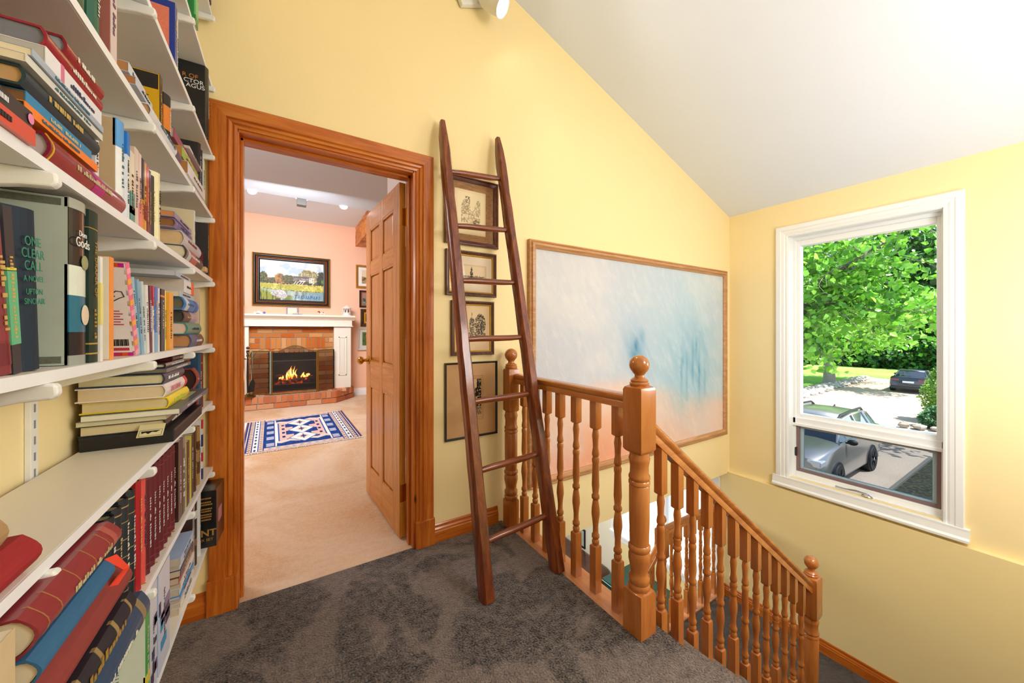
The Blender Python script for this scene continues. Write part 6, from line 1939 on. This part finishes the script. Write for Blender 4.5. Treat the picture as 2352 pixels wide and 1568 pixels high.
# arborvitae and low shrub by the drive
def shrub(x, y, rx, h, lab, cols, seed, n, nm, z0=0):
    t = thing(nm, lab, 'shrub', (x, y, GZ))
    b = MB(); b.tube([(0, 0, 0), (0, 0, h * .6)], [.06, .03], 8); b.obj('stem', flat('4A3A28', .9), t)
    def fn(rng, c):
        zz_ = rng.uniform(0, 1, c); a = rng.uniform(0, 2 * PI, c)
        rr_ = rx * np.sqrt(np.clip(1 - (2 * zz_ - .85) ** 2 * .75, .02, 1)) * np.where(zz_ > .6, 1.0 - (zz_ - .6) * .9, 1) * (1 + .16 * np.sin(a * 5 + zz_ * 14)) * rng.uniform(.75, 1.03, c)
        return np.stack([rr_ * np.cos(a), rr_ * np.sin(a), z0 + zz_ * h], 1)
    leaf_cloud('foliage', t, fn, n, .075, cols, seed, .5)
shrub(25.0, 3.25, .80, 2.75, 'tall bright green arborvitae at the right of the drive', ['6A9A34', '86B244', '9CC654', '4E7C2A', 'AACC60'], 41, 9000, 'arborvitae')
shrub(23.25, 3.3, .56, .95, 'low blue green shrub at the foot of the arborvitae', ['4E8250', '6A9C68', '86B07E', '3A6A40'], 43, 5000, 'low_shrub')
rk = MB(); rnd = random.Random(8)
ROCK = flat('9A9084', .9, var=.3, scale=6, bump=.5)
def rock(b, x, y, z, r):
    n0 = len(b.v)
    b.ball((0, 0, 0), r, 7, 5, sz=rnd.uniform(.5, .8), sx=rnd.uniform(.8, 1.3))
    for i in range(n0, len(b.v)):
        p = Vector(b.v[i]); p *= 1 + rnd.uniform(-.16, .16); b.v[i] = (p.x + x, p.y + y, p.z + z)
for k in range(5):
    b = MB(); rock(b, 0, 0, .12, rnd.uniform(.16, .24)); o = b.obj('rock', ROCK); o.location = (22.2 + .12 * k, 4.15 - .42 * k, GZ)
    tag(o, 'rounded rock at the foot of the low shrub, %s of five' % ('leftmost', 'second', 'third', 'fourth', 'rightmost')[k], 'rock', 'rocks round the low shrub')
for k in range(420):
    t = rnd.random(); x = 20 + 23 * t; y = 9.1 + .9 * t + rnd.uniform(-.1, 1.15) * (1 - .45 * t)
    rock(rk, x, y, GZ + .08, rnd.uniform(.09, .24))
o = rk.obj('rubble_border', flat('B5ACA2', .9, var=.35, scale=3, bump=.5)); tag(o, 'border of loose grey rubble stones between the drive and the lawn', 'stone border', kind='stuff')

# cars
def car(name, label, loc, rz, L, W_, H, paint, wagon, belt, parts_glass):
    t = thing(name, label, 'car', loc, (0, 0, rz))
    P = flat(paint, .28, .75 if paint != '3A3E48' else .6, coat=.8, var=.01)
    GL = flat('1A2226', .06, 0, coat=1, var=.02); BK = flat('17181A', .6)
    # stations from the nose (x=0) to the tail (x=L): (x, z low, z belt, half width low, half width belt)
    if wagon:
        S = [(0, .42, .72, .60, .62), (.06, .28, .86, .78, .76), (.35, .24, .98, .88, .86), (.9, .22, 1.06, .92, .89), (1.35, .22, 1.12, .92, .90), (2.6, .22, 1.12, .93, .92), (4.0, .24, 1.14, .92, .90), (4.6, .32, 1.16, .88, .85), (4.86, .42, 1.10, .80, .78)]
        G = [(1.25, 1.10, .80, 1.11), (1.75, 1.42, .68, 1.12), (2.15, 1.58, .64, 1.12), (2.9, 1.63, .63, 1.13), (3.9, 1.60, .61, 1.14), (4.35, 1.52, .60, 1.15), (4.72, 1.18, .70, 1.14)]
    else:
        S = [(0, .38, .62, .62, .64), (.08, .24, .78, .80, .78), (.5, .2, .88, .90, .86), (1.3, .2, .95, .92, .88), (2.6, .2, .98, .93, .89), (3.9, .22, 1.0, .92, .88), (4.5, .26, 1.04, .90, .86), (4.78, .34, 1.02, .84, .82), (4.86, .40, .86, .80, .78)]
        G = [(1.3, .95, .80, .95), (2.0, 1.32, .62, .96), (2.4, 1.42, .58, .97), (3.1, 1.44, .57, .98), (3.6, 1.36, .60, .99), (4.15, 1.04, .72, 1.0)]
    sc = L / 4.86; hz = H / (1.63 if wagon else 1.44)
    b = MB(); vs = []; nn = 12
    for (x, zl, zb, wl_, wb) in S:
        ring = [(-wl_ * .9, zl), (-wl_, zl + .08), (-wl_ * 1.01, zl + (zb - zl) * .45), (-wb, zb - .05), (-wb * .93, zb), (-wb * .4, zb + .035), (wb * .4, zb + .035), (wb * .93, zb), (wb, zb - .05), (wl_ * 1.01, zl + (zb - zl) * .45), (wl_, zl + .08), (wl_ * .9, zl)]
        vs += [(x * sc, p[0] * W_ / 1.85, p[1] * hz) for p in ring]
    fs = []
    for i in range(len(S) - 1):
        for k in range(nn): fs.append((i * nn + k, i * nn + (k + 1) % nn, (i + 1) * nn + (k + 1) % nn, (i + 1) * nn + k))
    fs += [tuple(range(nn)), tuple((len(S) - 1) * nn + k for k in range(nn))[::-1]]
    b.add(vs, fs); b.obj('body', P, t, smooth=True, fix=True)
    # glasshouse, roof skin and pillars
    b = MB(); vs = []
    for (x, zt, wt, zb) in G:
        vs += [(x * sc, y, z * hz) for y, z in ((-.86 * W_ / 1.85, zb), (-wt * W_ / 1.85, zt), (0, zt + .02), (wt * W_ / 1.85, zt), (.86 * W_ / 1.85, zb))]
    fs = []
    for i in range(len(G) - 1):
        for k in range(4): fs.append((i * 5 + k, i * 5 + k + 1, (i + 1) * 5 + k + 1, (i + 1) * 5 + k))
    fs += [tuple(range(5)), tuple((len(G) - 1) * 5 + k for k in range(5))]
    b.add(vs, fs); b.obj('windows', GL, t, fix=True)
    r = MB(); RG = G[2:-1] if wagon else G[2:-1]
    vs = []
    for (x, zt, wt, zb) in RG:
        w = wt * W_ / 1.85
        vs += [(x * sc, y, z * hz) for y, z in ((-w - .02, zt - .05), (-w, zt + .012), (0, zt + .04), (w, zt + .012), (w + .02, zt - .05))]
    fs = []
    for i in range(len(RG) - 1):
        for k in range(4): fs.append((i * 5 + k, i * 5 + k + 1, (i + 1) * 5 + k + 1, (i + 1) * 5 + k))
    r.add(vs, fs); ro = r.obj('roof', P, t, smooth=True, fix=True)
    m_ = ro.modifiers.new('s', 'SOLIDIFY'); m_.thickness = .02
    for sy in (-1, 1):
        pb = MB()
        def edge(i): x, zt, wt, zb = G[i]; return Vector((x * sc, sy * (wt * W_ / 1.85 + .008), zt * hz)), Vector((x * sc, sy * .868 * W_ / 1.85, zb * hz))
        tops = [edge(i)[0] for i in range(len(G))]
        pb.tube(tops, .035, 6)
        for i in ((3,) if not wagon else (3, 4)):
            a_, c_ = edge(i); pb.tube([a_, c_], .035, 6)
        a_, c_ = edge(0); pb.tube([c_, a_], .03, 6)
        pb.obj('pillar', P, t, smooth=True)
        if wagon:
            rr_ = MB(); rr_.tube([(1.95 * sc, sy * .62, 1.60 * hz), (2.1 * sc, sy * .64, 1.68 * hz), (3.0 * sc, sy * .63, 1.71 * hz), (3.9 * sc, sy * .61, 1.69 * hz), (4.1 * sc, sy * .60, 1.60 * hz)], [.03, .035, .03, .035, .03], 6)
            rr_.obj('roof_rail', BK, t, smooth=True)
            cl_ = MB(); cl_.box(.9 * sc, 4.3 * sc, sy * .905 - .02, sy * .905 + .02, .26 * hz, .38 * hz); cl_.obj('sill_cladding', flat('6A6C70', .6), t, bevel=.01)
        mi = MB(); mi.ball((1.62 * sc, sy * 1.03, (1.12 if wagon else 1.0) * hz), .10, 10, 8, sx=.8, sy=1.1, sz=.75); mi.tube([(1.62 * sc, sy * .88, 1.08 * hz), (1.62 * sc, sy * 1.0, 1.1 * hz)], .025, 6); mi.obj('wing_mirror', BK if wagon else P, t, smooth=True)
        for (x0, x1) in ((1.55, 2.62), (2.66, 3.62)):
            d_ = MB(); d_.box(x0 * sc, (x0 + .012) * sc, sy * .925 - .004, sy * .925 + .004, .45 * hz, 1.05 * hz); d_.box((x1 - .22) * sc, (x1 - .06) * sc, sy * .93 - .012, sy * .93 + .012, .93 * hz, .97 * hz); d_.obj('door_handle', P, t)
    for x in ((.92, 3.62) if wagon else (.9, 3.75)):
        for sy in (-1, 1):
            yw = sy * .84 * W_ / 1.85
            M = Matrix.Translation((x * sc, yw, .345)) @ Matrix.Rotation(R(90), 4, 'X')
            ar = MB(); ar.lathe([(.20, -.11), (.40, -.105), (.41, .0), (.40, .105), (.2, .11)], M=M, seg=28); ar.obj('wheel_arch', BK, t, smooth=True)
            M = Matrix.Translation((x * sc, sy * .875 * W_ / 1.85, .345)) @ Matrix.Rotation(R(90 * sy), 4, 'X')
            w_ = MB(); w_.lathe([(.2, -.1), (.33, -.1), (.345, -.07), (.345, .07), (.33, .1), (.24, .105), (.235, .08)], M=M, seg=28); wo = w_.obj('wheel', flat('1C1C1E', .7), t, smooth=True)
            rim = MB(); rim.lathe([(.24, -.085), (.245, -.10), (.225, -.09), (.20, -.06), (.001, -.06)], M=M, seg=28)
            for k in range(5):
                a = k * 2 * PI / 5
                for da in (-.14, .14):
                    rim.obox(M @ Matrix.Rotation(a + da, 4, 'Z') @ Matrix.Translation((.125, 0, -.09)), .21, .035, .02)
            rim.lathe([(.05, -.105), (.05, -.08)], M=M, seg=12)
            rim.obj('wheel_rim', flat('B8BABE', .3, .8), wo, smooth=True)
    # lamps, grille, plate
    for sy in (-1, 1):
        hl = MB()
        if wagon: hl.box(.03 * sc, .42 * sc, sy * .72 - .15, sy * .72 + .15, .70 * hz, .86 * hz)
        else: hl.box(4.62 * sc, 4.88 * sc, sy * .62 - .20, sy * .62 + .20, .80 * hz, .93 * hz)
        hl.obj('headlamp' if wagon else 'tail_lamp', flat('DCE0E4', .1, .3, coat=1) if wagon else flat('7A1A20', .2, coat=1), t, bevel=.03)
    if wagon:
        g = MB(); g.box(-.02, .06, -.42, .42, .55, .80); g.obj('grille', BK, t, bevel=.02)
        g = MB(); g.box(-.02, .1, -.7, .7, .28, .45); g.obj('front_bumper', flat('7A7C80', .5), t, bevel=.03)
        an = MB(); an.ext([(3.7 * sc, 1.60 * hz), (3.95 * sc, 1.59 * hz), (3.92 * sc, 1.70 * hz)], 'Y', -.012, .012); an.obj('antenna', BK, t)
    else:
        g = MB(); g.box(4.84 * sc, 4.875 * sc, -.26, .26, .68, .80); g.obj('licence_plate', flat('E8E8EC', .5), t, bevel=.006)
        g = MB(); g.box(4.7 * sc, 4.9 * sc, -.82, .82, .28, .46); g.obj('rear_bumper', flat('2A2C30', .5), t, bevel=.03)
        g = MB(); g.tube([(4.55 * sc, -.8, 1.045), (4.6 * sc, 0, 1.06), (4.55 * sc, .8, 1.045)], .02, 6); g.obj('spoiler', P, t)
    return t
car('estate_car', 'silver grey estate car parked right below the window with black roof rails', (11.02, 4.32, GZ), 0, 4.86, 1.87, 1.68, 'A9A6A2', True, 1.1, None)
car('sedan_car', 'dark grey blue sedan seen from behind, parked far down the drive beside the arborvitae', (39.6, 6.55, GZ), R(183), 4.86, 1.86, 1.44, '3A3E48', False, 1.0, None)
